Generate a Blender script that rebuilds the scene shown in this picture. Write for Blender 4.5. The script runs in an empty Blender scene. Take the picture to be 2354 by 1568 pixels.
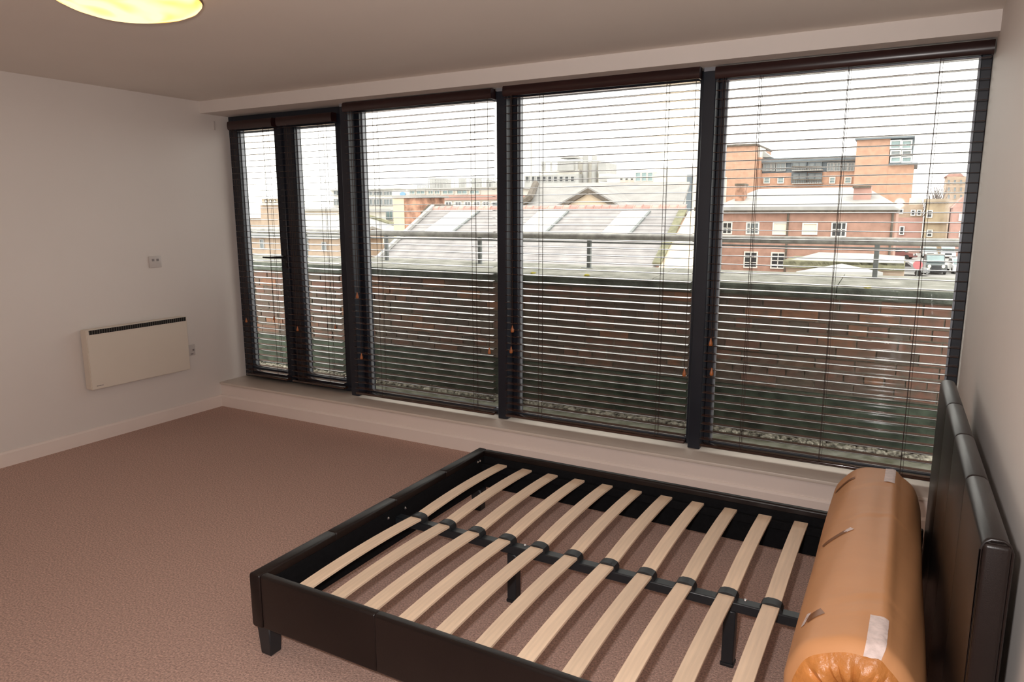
import bpy, bmesh, math, random
from mathutils import Vector, Matrix
random.seed(7)
S = bpy.context.scene
COL = S.collection
PI = math.pi

# ------------------------------------------------------------------ camera
F, CX, CY, CZ, YAW, PITCH, ROLL = 1637.22, 4.94477, -3.89615, 1.59063, 0.506, -0.1786, -0.00269
fw = Vector((-math.sin(YAW)*math.cos(PITCH), math.cos(YAW)*math.cos(PITCH), math.sin(PITCH)))
rt = Vector((math.cos(YAW), math.sin(YAW), 0.0)); up = rt.cross(fw)
rt, up = (rt*math.cos(ROLL)+up*math.sin(ROLL)), (up*math.cos(ROLL)-rt*math.sin(ROLL))
CAM = Vector((CX, CY, CZ))
cd = bpy.data.cameras.new('camera'); cam = bpy.data.objects.new('camera', cd); COL.objects.link(cam)
cd.sensor_fit = 'HORIZONTAL'; cd.sensor_width = 36.0; cd.lens = F*36.0/2354.0
cd.clip_start = 0.02; cd.clip_end = 2000
cam.matrix_world = Matrix(((rt.x, up.x, -fw.x, CX), (rt.y, up.y, -fw.y, CY), (rt.z, up.z, -fw.z, CZ), (0, 0, 0, 1)))
S.camera = cam

def ray(px, py): return fw + rt*((px-1177)/F) - up*((py-784)/F)
def at(px, py, Y):
    d = ray(px, py); return CAM + d*((Y-CY)/d.y)
def at_z(px, py, Z):
    d = ray(px, py); return CAM + d*((Z-CZ)/d.z)
def at_x(px, py, X):
    d = ray(px, py); return CAM + d*((X-CX)/d.x)

# ------------------------------------------------------------------ world, flash, exposure
w = bpy.data.worlds.new('overcast_sky'); S.world = w; w.use_nodes = True
bg = w.node_tree.nodes['Background']; bg.inputs[0].default_value = (1.0, 0.965, 0.90, 1); bg.inputs[1].default_value = 3.4
S.view_settings.view_transform = 'Standard'; S.view_settings.look = 'None'
S.view_settings.gamma = 1.0; S.view_settings.exposure = 0.0; S.view_settings.use_curve_mapping = False

fl = bpy.data.lights.new('camera_flash', 'AREA'); fl.shape = 'DISK'; fl.size = 0.07
fl.energy = 44.0; fl.color = (1.0, 0.96, 0.94)
flo = bpy.data.objects.new('camera_flash', fl); COL.objects.link(flo)
fd = (fw + Vector((0, 0, 0.10))).normalized()
flo.location = (4.82, -3.9, 1.673); flo.rotation_euler = fd.to_track_quat('-Z', 'Y').to_euler()
# ------------------------------------------------------------------ materials
def mat(name, col, rough=0.5, metal=0.0, spec=0.5, noise=None, bump=None, coat=0.0, rand=0.0, col2=None, emit=None, stretch=None):
    m = bpy.data.materials.new(name); m.use_nodes = True
    nt = m.node_tree; b = nt.nodes['Principled BSDF']; L = nt.links.new
    b.inputs['Roughness'].default_value = rough; b.inputs['Metallic'].default_value = metal
    b.inputs['Specular IOR Level'].default_value = spec; b.inputs['Coat Weight'].default_value = coat
    b.inputs['Coat Roughness'].default_value = 0.15
    c = (*col, 1); b.inputs['Base Color'].default_value = c
    tc = nt.nodes.new('ShaderNodeTexCoord'); out = tc.outputs['Object']
    if stretch:
        mp = nt.nodes.new('ShaderNodeMapping'); mp.inputs['Scale'].default_value = stretch; L(out, mp.inputs['Vector']); out = mp.outputs[0]
    colsock = None
    if noise:
        n = nt.nodes.new('ShaderNodeTexNoise'); n.inputs['Scale'].default_value = noise[0]; n.inputs['Detail'].default_value = noise[2] if len(noise) > 2 else 4
        L(out, n.inputs['Vector'])
        r = nt.nodes.new('ShaderNodeMapRange'); r.inputs[1].default_value = 0.3; r.inputs[2].default_value = 0.7; L(n.outputs['Fac'], r.inputs[0])
        mx = nt.nodes.new('ShaderNodeMix'); mx.data_type = 'RGBA'
        a = noise[1]
        mx.inputs[6].default_value = (*[max(0, v*(1-a)) for v in col], 1)
        mx.inputs[7].default_value = (*col2, 1) if col2 else (*[v*(1+a) for v in col], 1)
        L(r.outputs[0], mx.inputs[0]); colsock = mx.outputs[2]
    if rand:
        oi = nt.nodes.new('ShaderNodeObjectInfo'); hv = nt.nodes.new('ShaderNodeHueSaturation')
        r2 = nt.nodes.new('ShaderNodeMapRange'); r2.inputs[3].default_value = 1-rand; r2.inputs[4].default_value = 1+rand
        L(oi.outputs['Random'], r2.inputs[0]); L(r2.outputs[0], hv.inputs['Value'])
        if colsock: L(colsock, hv.inputs['Color'])
        else: hv.inputs['Color'].default_value = c
        colsock = hv.outputs[0]
    if colsock: L(colsock, b.inputs['Base Color'])
    if bump:
        n2 = nt.nodes.new('ShaderNodeTexNoise'); n2.inputs['Scale'].default_value = bump[0]; n2.inputs['Detail'].default_value = 5
        L(out, n2.inputs['Vector'])
        bp = nt.nodes.new('ShaderNodeBump'); bp.inputs['Strength'].default_value = bump[1]; bp.inputs['Distance'].default_value = bump[2] if len(bump) > 2 else 0.01
        L(n2.outputs['Fac'], bp.inputs['Height']); L(bp.outputs[0], b.inputs['Normal'])
    if emit:
        b.inputs['Emission Color'].default_value = (*emit[0], 1); b.inputs['Emission Strength'].default_value = emit[1]
    return m

M = {}
M['wall'] = mat('wall_paint', (0.80, 0.735, 0.69), 0.6, spec=0.3, noise=(1.5, 0.015), bump=(220, 0.06, 0.002))
M['ceil'] = mat('ceiling_paint', (0.84, 0.775, 0.71), 0.7, spec=0.2, noise=(1.2, 0.02))
M['trim'] = mat('gloss_trim_paint', (0.90, 0.785, 0.72), 0.35, spec=0.4, noise=(3, 0.02))
M['sill'] = mat('sill_paint', (0.74, 0.645, 0.565), 0.38, spec=0.45, noise=(4, 0.03))
M['carpet'] = mat('carpet_pile', (0.60, 0.405, 0.34), 0.95, spec=0.05, noise=(130, 0.34, 3), bump=(200, 0.8, 0.008))
M['frame'] = mat('dark_grey_aluminium', (0.0125, 0.015, 0.024), 0.42, spec=0.45, noise=(5, 0.1))
M['gasket'] = mat('grey_spacer_bar', (0.30, 0.31, 0.34), 0.4, metal=0.3, noise=(6, .05))
M['blackplastic'] = mat('black_plastic', (0.012, 0.012, 0.014), 0.35, noise=(9, .1))
M['slat'] = mat('mahogany_stained_slat', (0.052, 0.022, 0.014), 0.2, spec=0.55, noise=(3, 0.35), rand=0.2, stretch=(0.6, 14, 14))
_b = M['slat'].node_tree.nodes['Principled BSDF']; _b.inputs['Coat Weight'].default_value = .7; _b.inputs['Coat Roughness'].default_value = .06
M['valance'] = mat('mahogany_stained_valance', (0.030, 0.011, 0.0105), 0.28, spec=0.5, noise=(3, 0.3), stretch=(0.6, 14, 14))
M['cord'] = mat('brown_cord', (0.04, 0.02, 0.015), 0.8, noise=(60, .2))
M['acorn'] = mat('orange_wood_acorn', (0.42, 0.13, 0.035), 0.35, noise=(30, 0.2))
M['leather'] = mat('dark_brown_faux_leather', (0.0100, 0.0056, 0.0049), 0.36, spec=0.38, noise=(7, 0.15), bump=(420, 0.16, 0.002))
M['lining'] = mat('black_cloth_lining', (0.007, 0.007, 0.008), 0.9, spec=0.1, noise=(80, 0.2))
M['birch'] = mat('birch_veneer', (0.84, 0.64, 0.465), 0.48, spec=0.35, noise=(5, 0.10), rand=0.06, stretch=(14, 0.8, 14))
M['steel'] = mat('black_painted_steel', (0.016, 0.019, 0.023), 0.36, spec=0.5, noise=(8, .1))
M['cap'] = mat('black_rubber_cap', (0.014, 0.016, 0.019), 0.42, noise=(20, .1))
M['screw'] = mat('zinc_screw', (0.75, 0.75, 0.76), 0.25, metal=0.9, noise=(40, .05))
M['wrap'] = mat('orange_brown_plastic_wrap', (0.62, 0.30, 0.135), 0.45, spec=0.28, noise=(3, 0.03), bump=(14, 0.05, 0.01), stretch=(1, 3, 1))
M['gather'] = mat('bunched_orange_plastic', (0.52, 0.20, 0.05), 0.38, spec=0.55, noise=(12, 0.2), bump=(30, 0.4, 0.02))
M['tape'] = mat('white_paper_tape', (0.74, 0.60, 0.56), 0.5, noise=(55, 0.12), bump=(60, 0.5, 0.004))
M['browntape'] = mat('brown_parcel_tape', (0.24, 0.085, 0.022), 0.3, noise=(20, 0.1))
M['heater'] = mat('cream_enamel', (0.78, 0.69, 0.59), 0.4, spec=0.4, noise=(2, 0.02))
M['heaterdark'] = mat('heater_slot_black', (0.008, 0.007, 0.006), 0.8, noise=(9, .1))
M['plate'] = mat('white_plastic_plate', (0.62, 0.56, 0.53), 0.35, noise=(9, .03))
M['platedark'] = mat('grey_plastic_mark', (0.27, 0.235, 0.23), 0.5, noise=(9, .03))
# exterior
M['green'] = mat('algae_covered_render', (0.055, 0.072, 0.052), 0.9, noise=(9, 0.5), bump=(20, .3, .02))
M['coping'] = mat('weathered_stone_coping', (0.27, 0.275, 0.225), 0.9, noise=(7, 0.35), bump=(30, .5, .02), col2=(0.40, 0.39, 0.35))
M['copingface'] = mat('dark_green_stone', (0.10, 0.115, 0.095), 0.9, noise=(8, 0.45), bump=(30, .5, .02))  # darker green on the coping's front and under faces
M['mortar'] = mat('grimy_mortar', (0.20, 0.17, 0.135), 0.95, noise=(18, 0.3), bump=(60, .4, .01))
M['slab'] = mat('mossy_concrete', (0.20, 0.20, 0.125), 0.95, noise=(10, 0.35), bump=(50, .5, .01), col2=(0.33, 0.33, 0.27))
M['kerb'] = mat('pale_lichened_kerb', (0.42, 0.43, 0.36), 0.95, noise=(14, 0.3), bump=(50, .5, .01))
M['gravel'] = mat('mixed_pebbles', (0.22, 0.19, 0.15), 0.9, noise=(26, 0.7, 1), col2=(0.62, 0.58, 0.48))
M['rail'] = mat('weathered_galvanised_rail', (0.36, 0.35, 0.33), 0.55, metal=0.25, noise=(16, 0.3), bump=(60, .2, .005))
M['post'] = mat('grey_painted_post', (0.19, 0.205, 0.205), 0.6, noise=(10, 0.2))
M['moss'] = mat('yellow_moss', (0.42, 0.36, 0.04), 0.95, noise=(40, .3))
M['slate'] = mat('pale_slate', (0.29, 0.275, 0.275), 0.8, noise=(1.4, 0.18), bump=(4, .2, .05))
M['slate2'] = mat('grey_roof_slate', (0.30, 0.29, 0.28), 0.85, noise=(1.0, 0.12))
M['slatelight'] = mat('light_grey_roof', (0.36, 0.355, 0.345), 0.8, noise=(1.2, 0.12))
M['skylight'] = mat('translucent_grp_rooflight', (0.68, 0.62, 0.54), 0.4, noise=(2, .06))
M['ridge'] = mat('red_clay_ridge', (0.46, 0.27, 0.235), 0.8, rand=0.25, noise=(5, .15))
M['cream'] = mat('cream_render', (0.66, 0.54, 0.40), 0.9, noise=(1, .08))
M['verge'] = mat('brown_verge_board', (0.12, 0.10, 0.08), 0.8, noise=(3, .3))
M['mossroof'] = mat('mossy_lead_valley', (0.20, 0.195, 0.125), 0.9, noise=(2, .4))
M['redbrick'] = mat('far_red_brick', (0.42, 0.25, 0.195), 0.9, noise=(1.6, 0.16))  # far bricks paled and greyed to put haze into their colour
M['orangebrick'] = mat('far_orange_brick', (0.52, 0.315, 0.225), 0.9, noise=(1.2, 0.12))
M['oldbrick'] = mat('old_mottled_brick', (0.38, 0.21, 0.145), 0.9, noise=(1.8, 0.55, 3))
M['palebrick'] = mat('pale_buff_brick', (0.44, 0.34, 0.26), 0.9, noise=(1.2, 0.12))
M['tan'] = mat('tan_stone', (0.40, 0.34, 0.26), 0.9, noise=(1, .15))
M['palewhite'] = mat('pale_white_cladding', (0.66, 0.63, 0.57), 0.7, noise=(.6, .05))
M['palegrey'] = mat('pale_grey_cladding', (0.42, 0.42, 0.41), 0.7, noise=(.6, .08))
M['glassgrey'] = mat('blue_grey_window_glass', (0.20, 0.225, 0.235), 0.15, noise=(.7, .25))
M['glassdark'] = mat('dark_window_glass', (0.045, 0.05, 0.055), 0.12, noise=(.8, .3))
M['glassteal'] = mat('teal_window_glass', (0.25, 0.34, 0.35), 0.15, noise=(.8, .2))
M['steelclad'] = mat('blue_grey_metal_cladding', (0.15, 0.18, 0.205), 0.5, noise=(.7, .15))
M['whiteframe'] = mat('white_window_frame', (0.74, 0.72, 0.68), 0.5, noise=(2, .04))
M['blindwhite'] = mat('white_closed_blind', (0.80, 0.72, 0.60), 0.7, noise=(2, .03))
M['sandstone'] = mat('yellow_sandstone', (0.46, 0.38, 0.265), 0.9, noise=(.9, .15))
M['rosebrick'] = mat('rose_red_brick', (0.44, 0.26, 0.22), 0.9, noise=(.9, .12))
M['asphalt'] = mat('pale_worn_asphalt', (0.30, 0.29, 0.28), 0.9, noise=(.4, .12))
M['carwhite'] = mat('white_car_paint', (0.70, 0.72, 0.74), 0.25, coat=0.5, noise=(3, .02))
M['carsilver'] = mat('silver_car_paint', (0.34, 0.36, 0.37), 0.3, coat=0.5, noise=(3, .02))
M['cardark'] = mat('dark_grey_car_paint', (0.05, 0.06, 0.065), 0.3, coat=0.5, noise=(3, .02))
M['carred'] = mat('dark_red_car_paint', (0.16, 0.05, 0.045), 0.3, coat=0.5, noise=(3, .02))
M['tyre'] = mat('tyre_rubber', (0.02, 0.02, 0.02), 0.8, noise=(5, .1))
M['headlamp'] = mat('lit_headlamp', (0.9, 0.8, 0.6), 0.3, emit=((1.0, 0.82, 0.5), 2.5))
M['tree'] = mat('bare_grey_tree', (0.24, 0.21, 0.20), 0.95, noise=(2, .3))
M['bluelogo'] = mat('blue_sign_print', (0.20, 0.36, 0.60), 0.6, noise=(2, .05))
M['pinksign'] = mat('pink_red_sign', (0.62, 0.22, 0.24), 0.6, noise=(2, .05))

def brick_mat():
    m = bpy.data.materials.new('weathered_clay_brick'); m.use_nodes = True; nt = m.node_tree; b = nt.nodes['Principled BSDF']; L = nt.links.new
    oi = nt.nodes.new('ShaderNodeObjectInfo'); cr = nt.nodes.new('ShaderNodeValToRGB'); cr.color_ramp.interpolation = 'LINEAR'
    e = cr.color_ramp.elements; e[0].position = 0; e[0].color = (0.10, 0.075, 0.062, 1); e[1].position = 1; e[1].color = (0.30, 0.145, 0.085, 1)
    for p, c in ((0.3, (0.15, 0.095, 0.075, 1)), (0.55, (0.21, 0.11, 0.082, 1)), (0.75, (0.13, 0.105, 0.082, 1)), (0.88, (0.22, 0.115, 0.08, 1))):
        x = e.new(p); x.color = c
    L(oi.outputs['Random'], cr.inputs[0])
    geo = nt.nodes.new('ShaderNodeNewGeometry'); n = nt.nodes.new('ShaderNodeTexNoise'); n.inputs['Scale'].default_value = 14; n.inputs['Detail'].default_value = 5
    L(geo.outputs['Position'], n.inputs['Vector'])
    mx = nt.nodes.new('ShaderNodeMix'); mx.data_type = 'RGBA'; mx.inputs[7].default_value = (0.12, 0.105, 0.085, 1)
    r = nt.nodes.new('ShaderNodeMapRange'); r.inputs[1].default_value = 0.45; r.inputs[2].default_value = 0.75; r.inputs[4].default_value = 0.9
    L(n.outputs['Fac'], r.inputs[0]); L(r.outputs[0], mx.inputs[0]); L(cr.outputs[0], mx.inputs[6]); L(mx.outputs[2], b.inputs['Base Color'])
    b.inputs['Roughness'].default_value = 0.9
    bp = nt.nodes.new('ShaderNodeBump'); bp.inputs['Strength'].default_value = 0.5; bp.inputs['Distance'].default_value = 0.01; L(n.outputs['Fac'], bp.inputs['Height']); L(bp.outputs[0], b.inputs['Normal'])
    return m
M['brick'] = brick_mat()

def glass_mat():
    m = bpy.data.materials.new('clear_window_glass'); m.use_nodes = True; nt = m.node_tree; nt.nodes.clear(); L = nt.links.new
    o = nt.nodes.new('ShaderNodeOutputMaterial'); mix = nt.nodes.new('ShaderNodeMixShader'); t = nt.nodes.new('ShaderNodeBsdfTransparent'); g = nt.nodes.new('ShaderNodeBsdfGlossy')
    t.inputs[0].default_value = (0.97, 0.98, 0.975, 1); g.inputs['Roughness'].default_value = 0.015
    lw = nt.nodes.new('ShaderNodeLayerWeight'); lw.inputs[0].default_value = 0.5
    pw = nt.nodes.new('ShaderNodeMath'); pw.operation = 'POWER'; pw.inputs[1].default_value = 5.0; L(lw.outputs['Facing'], pw.inputs[0])
    f = nt.nodes.new('ShaderNodeMath'); f.operation = 'MULTIPLY_ADD'; f.inputs[1].default_value = 0.8; f.inputs[2].default_value = 0.022; L(pw.outputs[0], f.inputs[0])
    L(f.outputs[0], mix.inputs[0]); L(t.outputs[0], mix.inputs[1]); L(g.outputs[0], mix.inputs[2]); L(mix.outputs[0], o.inputs[0])
    return m
M['glass'] = glass_mat()

def lamp_mat():
    m = bpy.data.materials.new('lit_amber_glass_shade'); m.use_nodes = True; nt = m.node_tree; L = nt.links.new; b = nt.nodes['Principled BSDF']
    tc = nt.nodes.new('ShaderNodeTexCoord'); wv = nt.nodes.new('ShaderNodeTexNoise'); wv.inputs['Scale'].default_value = 5.0; wv.inputs['Detail'].default_value = 0.5; wv.inputs['Distortion'].default_value = 1.2
    L(tc.outputs['Object'], wv.inputs['Vector'])
    cr = nt.nodes.new('ShaderNodeValToRGB'); cr.color_ramp.elements[0].position = 0.36; cr.color_ramp.elements[0].color = (1.0, 0.42, 0.075, 1); cr.color_ramp.elements[1].position = 0.58; cr.color_ramp.elements[1].color = (1.0, 0.72, 0.34, 1)
    L(wv.outputs['Fac'], cr.inputs[0]); L(cr.outputs[0], b.inputs['Emission Color']); b.inputs['Emission Strength'].default_value = 1.9
    b.inputs['Base Color'].default_value = (0.5, 0.35, 0.15, 1); b.inputs['Roughness'].default_value = 0.3
    return m
M['lamp'] = lamp_mat()

# ------------------------------------------------------------------ mesh helpers
def new_bm(): return bmesh.new()
def box(bm, x0, x1, y0, y1, z0, z1, bev=0.0, seg=2):
    b = bmesh.new()
    r = bmesh.ops.create_cube(b, size=1.0)
    for v in b.verts:
        v.co = Vector((x0+(v.co.x+.5)*(x1-x0), y0+(v.co.y+.5)*(y1-y0), z0+(v.co.z+.5)*(z1-z0)))
    if bev: bmesh.ops.bevel(b, geom=b.edges[:], offset=bev, segments=seg, affect='EDGES', profile=0.5)
    merge(bm, b)
def merge(bm, b, mtx=None):
    if mtx: bmesh.ops.transform(b, matrix=mtx, verts=b.verts[:])
    b.verts.index_update(); vs = [bm.verts.new(v.co) for v in b.verts]
    for f in b.faces:
        try: bm.faces.new([vs[v.index] for v in f.verts])
        except ValueError: pass
    b.free()
def poly(bm, pts, th, dirv=None):
    pts = [Vector(p) for p in pts]
    n = (pts[1]-pts[0]).cross(pts[2]-pts[0]).normalized() if dirv is None else Vector(dirv)
    a = [bm.verts.new(p) for p in pts]; b = [bm.verts.new(p + n*th) for p in pts]
    bm.faces.new(a[::-1]); bm.faces.new(b)
    for i in range(len(pts)):
        j = (i+1) % len(pts); bm.faces.new((a[i], a[j], b[j], b[i]))
def tube(bm, path, r, seg=8, cap=True):
    path = [Vector(p) for p in path]; rings = []
    for i, p in enumerate(path):
        t = (path[min(i+1, len(path)-1)] - path[max(i-1, 0)]).normalized()
        u = t.cross(Vector((0, 0, 1)))
        if u.length < 1e-3: u = t.cross(Vector((1, 0, 0)))
        u.normalize(); v = t.cross(u)
        rr = r[i] if isinstance(r, (list, tuple)) else r
        rings.append([bm.verts.new(p + (u*math.cos(2*PI*k/seg) + v*math.sin(2*PI*k/seg))*rr) for k in range(seg)])
    for a, b in zip(rings, rings[1:]):
        for k in range(seg): bm.faces.new((a[k], a[(k+1) % seg], b[(k+1) % seg], b[k]))
    if cap: bm.faces.new(rings[0][::-1]); bm.faces.new(rings[-1])
def lathe(bm, prof, c, seg=32):
    rings = []
    for r, z in prof:
        rings.append([bm.verts.new((c[0]+r*math.cos(2*PI*k/seg), c[1]+r*math.sin(2*PI*k/seg), c[2]+z)) for k in range(seg)] if r > 1e-6 else [bm.verts.new((c[0], c[1], c[2]+z))])
    for a, b in zip(rings, rings[1:]):
        for k in range(seg):
            k2 = (k+1) % seg
            if len(a) == 1: bm.faces.new((a[0], b[k2], b[k]))
            elif len(b) == 1: bm.faces.new((a[k], a[k2], b[0]))
            else: bm.faces.new((a[k], a[k2], b[k2], b[k]))
def wloc(o):
    v = Vector((0, 0, 0))
    while o: v += o.location; o = o.parent
    return v
def fin(name, bm, m, parent=None, smooth=False, origin=None, label=None, kind=None):
    """bmesh in world coordinates -> one mesh object under its parent"""
    base = wloc(parent) if parent else Vector((0, 0, 0))
    org = Vector(origin) if origin is not None else (base if parent else Vector((0, 0, 0)))
    bmesh.ops.recalc_face_normals(bm, faces=bm.faces[:])
    for v in bm.verts: v.co -= org
    me = bpy.data.meshes.new(name); bm.to_mesh(me); bm.free()
    me.materials.append(M[m] if isinstance(m, str) else m)
    if smooth:
        for p in me.polygons: p.use_smooth = True
        try: me.set_sharp_from_angle(angle=math.radians(38))
        except Exception: pass
    o = bpy.data.objects.new(name, me); COL.objects.link(o)
    o.location = org - base
    if parent: o.parent = parent
    if label: o['label'] = label
    if kind: o['kind'] = kind
    return o
def inst(name, src, loc, parent=None, rot=None):
    o = src.copy(); o.name = name; COL.objects.link(o)
    base = wloc(parent) if parent else Vector((0, 0, 0))
    o.parent = parent; o.location = Vector(loc) - base
    if rot: o.rotation_euler = rot
    return o
def thing(name, label, cat, loc=(0, 0, 0), group=None):
    o = bpy.data.objects.new(name, None); COL.objects.link(o); o.empty_display_size = 0.1
    o.location = loc; o['label'] = label; o['category'] = cat
    if group: o['group'] = group
    return o
def tag(o, label, cat, group=None):
    o['label'] = label; o['category'] = cat
    if group: o['group'] = group
    return o
def struct(name, loc=(0, 0, 0)):
    o = bpy.data.objects.new(name, None); COL.objects.link(o); o.location = loc; o['kind'] = 'structure'; return o
def boxo(name, m, parent, *a, bev=0.0, seg=2, smooth=False, label=None, kind=None):
    bm = new_bm(); box(bm, *a, bev=bev, seg=seg); return fin(name, bm, m, parent, smooth=smooth, label=label, kind=kind)

# ------------------------------------------------------------------ room shell
W, H, HB, HS, HK, YB = 5.2126, 2.45, 2.3607, 0.2048, 0.0964, -4.7
boxo('floor', 'carpet', None, -0.2, W+0.2, YB-0.2, 0.0, -0.12, 0.0, kind='structure')
boxo('ceiling', 'ceil', None, -0.2, W+0.2, YB-0.2, 0.0, H, H+0.15, kind='structure')
boxo('wall_left', 'wall', None, -0.2, 0.0, YB-0.2, 0.36, -0.12, H+0.15, kind='structure')
boxo('wall_right', 'wall', None, W, W+0.2, YB-0.2, 0.36, -0.12, H+0.15, kind='structure')
boxo('wall_back', 'wall', None, 0.0, W, YB-0.2, YB, 0.0, H, kind='structure')
wf = struct('wall_front')
boxo('bulkhead', 'wall', wf, 0.0, W, 0.0, 0.36, HB, H+0.15)
boxo('riser', 'trim', wf, 0.0, W, 0.0, 0.36, -0.3, 0.184)
boxo('trim_1', 'sill', None, 0.0, W, -0.016, 0.36, 0.184, HS, bev=0.005, kind='structure', smooth=True)
bm = new_bm()
def skirt(bm, axis):
    prof = [(0, 0), (0.018, 0), (0.018, HK-0.012), (0.012, HK-0.004), (0.008, HK), (0, HK)]
    if axis == 'y': poly(bm, [(a, YB, b) for a, b in prof], -YB-0.0, (0, 1, 0))
    else: poly(bm, [(0.0, -a, b) for a, b in prof], W, (1, 0, 0))
skirt(bm, 'y'); fin('baseboard_left', bm, 'trim', kind='structure')
bm = new_bm(); skirt(bm, 'x'); fin('baseboard_front', bm, 'trim', kind='structure')
bm = new_bm(); poly(bm, [(W-a, YB, b) for a, b in [(0, 0), (0.018, 0), (0.018, HK-0.012), (0.008, HK), (0, HK)]], -YB-0.02, (0, 1, 0)); fin('baseboard_right', bm, 'trim', kind='structure')

oh = struct('added_overhang', (W/2, .9, H+.15)); boxo('shading_slab', 'palegrey', oh, -8, 12, .36, 1.1, H+.15, H+.4)  # overhang added out of view to block high sky and darken the terrace
boxo('upper_wall', 'palegrey', oh, -8, 12, .0, .36, H+.4, H+3)
# ------------------------------------------------------------------ windows
MU = [1.309, 2.6158, 3.9203]
def frame_box(bm, x0, x1, z0, z1, y0, y1, s, b=None, bev=0.003):
    """four members round an opening (outer x0..x1, z0..z1)"""
    l, r, t, bt = s
    box(bm, x0, x0+l, y0, y1, z0, z1, bev, 1); box(bm, x1-r, x1, y0, y1, z0, z1, bev, 1)
    box(bm, x0+l, x1-r, y0, y1, z1-t, z1, bev, 1); box(bm, x0+l, x1-r, y0, y1, z0, z0+bt, bev, 1)
def bay(n, x0, x1, left_mullion, right_jamb):
    w_ = struct('window_%d' % n, ((x0+x1)/2, 0.30, HS))
    bm = new_bm(); frame_box(bm, x0, x1, HS, HB, 0.258, 0.340, (0.034, 0.045 if right_jamb else 0.034, 0.05, 0.030))
    fin('frame', bm, 'frame', w_, smooth=True)
    bm = new_bm(); frame_box(bm, x0+0.034, x1-(0.045 if right_jamb else 0.034), HS+0.030, HB-0.05, 0.287, 0.313, (0.008, 0.008, 0.008, 0.004), bev=0)
    fin('spacer_bar', bm, 'gasket', w_, label='grey spacer bar of the double glazing')
    e = 0.045 if right_jamb else 0.034
    boxo('pane', 'glass', w_, x0+0.036, x1-e-0.002, 0.297, 0.303, HS+0.032, HB-0.052)
    bm = new_bm(); box(bm, left_mullion-0.036, left_mullion+0.036, 0.173, 0.345, HS, HB, 0.004, 1)
    fin('mullion', bm, 'frame', w_, smooth=True)
    boxo('bracket', 'gasket', w_, left_mullion-0.03, left_mullion+0.03, 0.168, 0.18, HB-0.02, HB)
bay(2, MU[0]+.036, MU[1]-.036, MU[0], False)
bay(3, MU[1]+.036, MU[2]-.036, MU[1], False)
bay(4, MU[2]+.036, W, MU[2], True)
# bay one: two tall casement leaves in one outer frame
w1 = struct('window_1', (0.64, 0.30, HS))
bm = new_bm(); frame_box(bm, 0.0, MU[0]-.036, HS, HB, 0.262, 0.345, (0.05, 0.05, 0.05, 0.035)); box(bm, 0.607, 0.653, 0.262, 0.345, HS+.035, HB-.05)
fin('frame', bm, 'frame', w1, smooth=True)
for i, (a, b) in enumerate(((0.05, 0.607), (0.653, MU[0]-.086))):
    bm = new_bm(); frame_box(bm, a+.002, b-.002, HS+.037, HB-.052, 0.245, 0.325, (0.062, 0.082, 0.075, 0.055) if i == 0 else (0.085, 0.065, 0.075, 0.055), bev=0.006)
    leaf = fin('casement', bm, 'frame', w1, smooth=True)
    l, r = ((0.062, 0.082), (0.085, 0.065))[i]
    boxo('pane', 'glass', leaf, a+l, b-r, 0.285, 0.291, HS+.09, HB-.125)
    bm = new_bm(); frame_box(bm, a+l, b-r, HS+.09, HB-.125, 0.275, 0.301, (0.009,)*4, bev=0); fin('spacer_bar', bm, 'gasket', leaf)
    if i == 0:
        bm = new_bm(); box(bm, 0.560, 0.592, 0.238, 0.248, 1.15, 1.30, 0.004)
        tube(bm, [(0.576, 0.24, 1.243), (0.576, 0.229, 1.243)], 0.010, 10)
        tube(bm, [(0.582, 0.230, 1.243), (0.50, 0.230, 1.240), (0.42, 0.231, 1.236), (0.335, 0.233, 1.236)], [0.0115, 0.011, 0.0085, 0.007], 8)
        tube(bm, [(0.576, 0.24, 1.165), (0.576, 0.232, 1.165)], 0.008, 10)
        fin('handle', bm, 'blackplastic', leaf, smooth=True, label='black lever handle on a long backplate')

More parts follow.
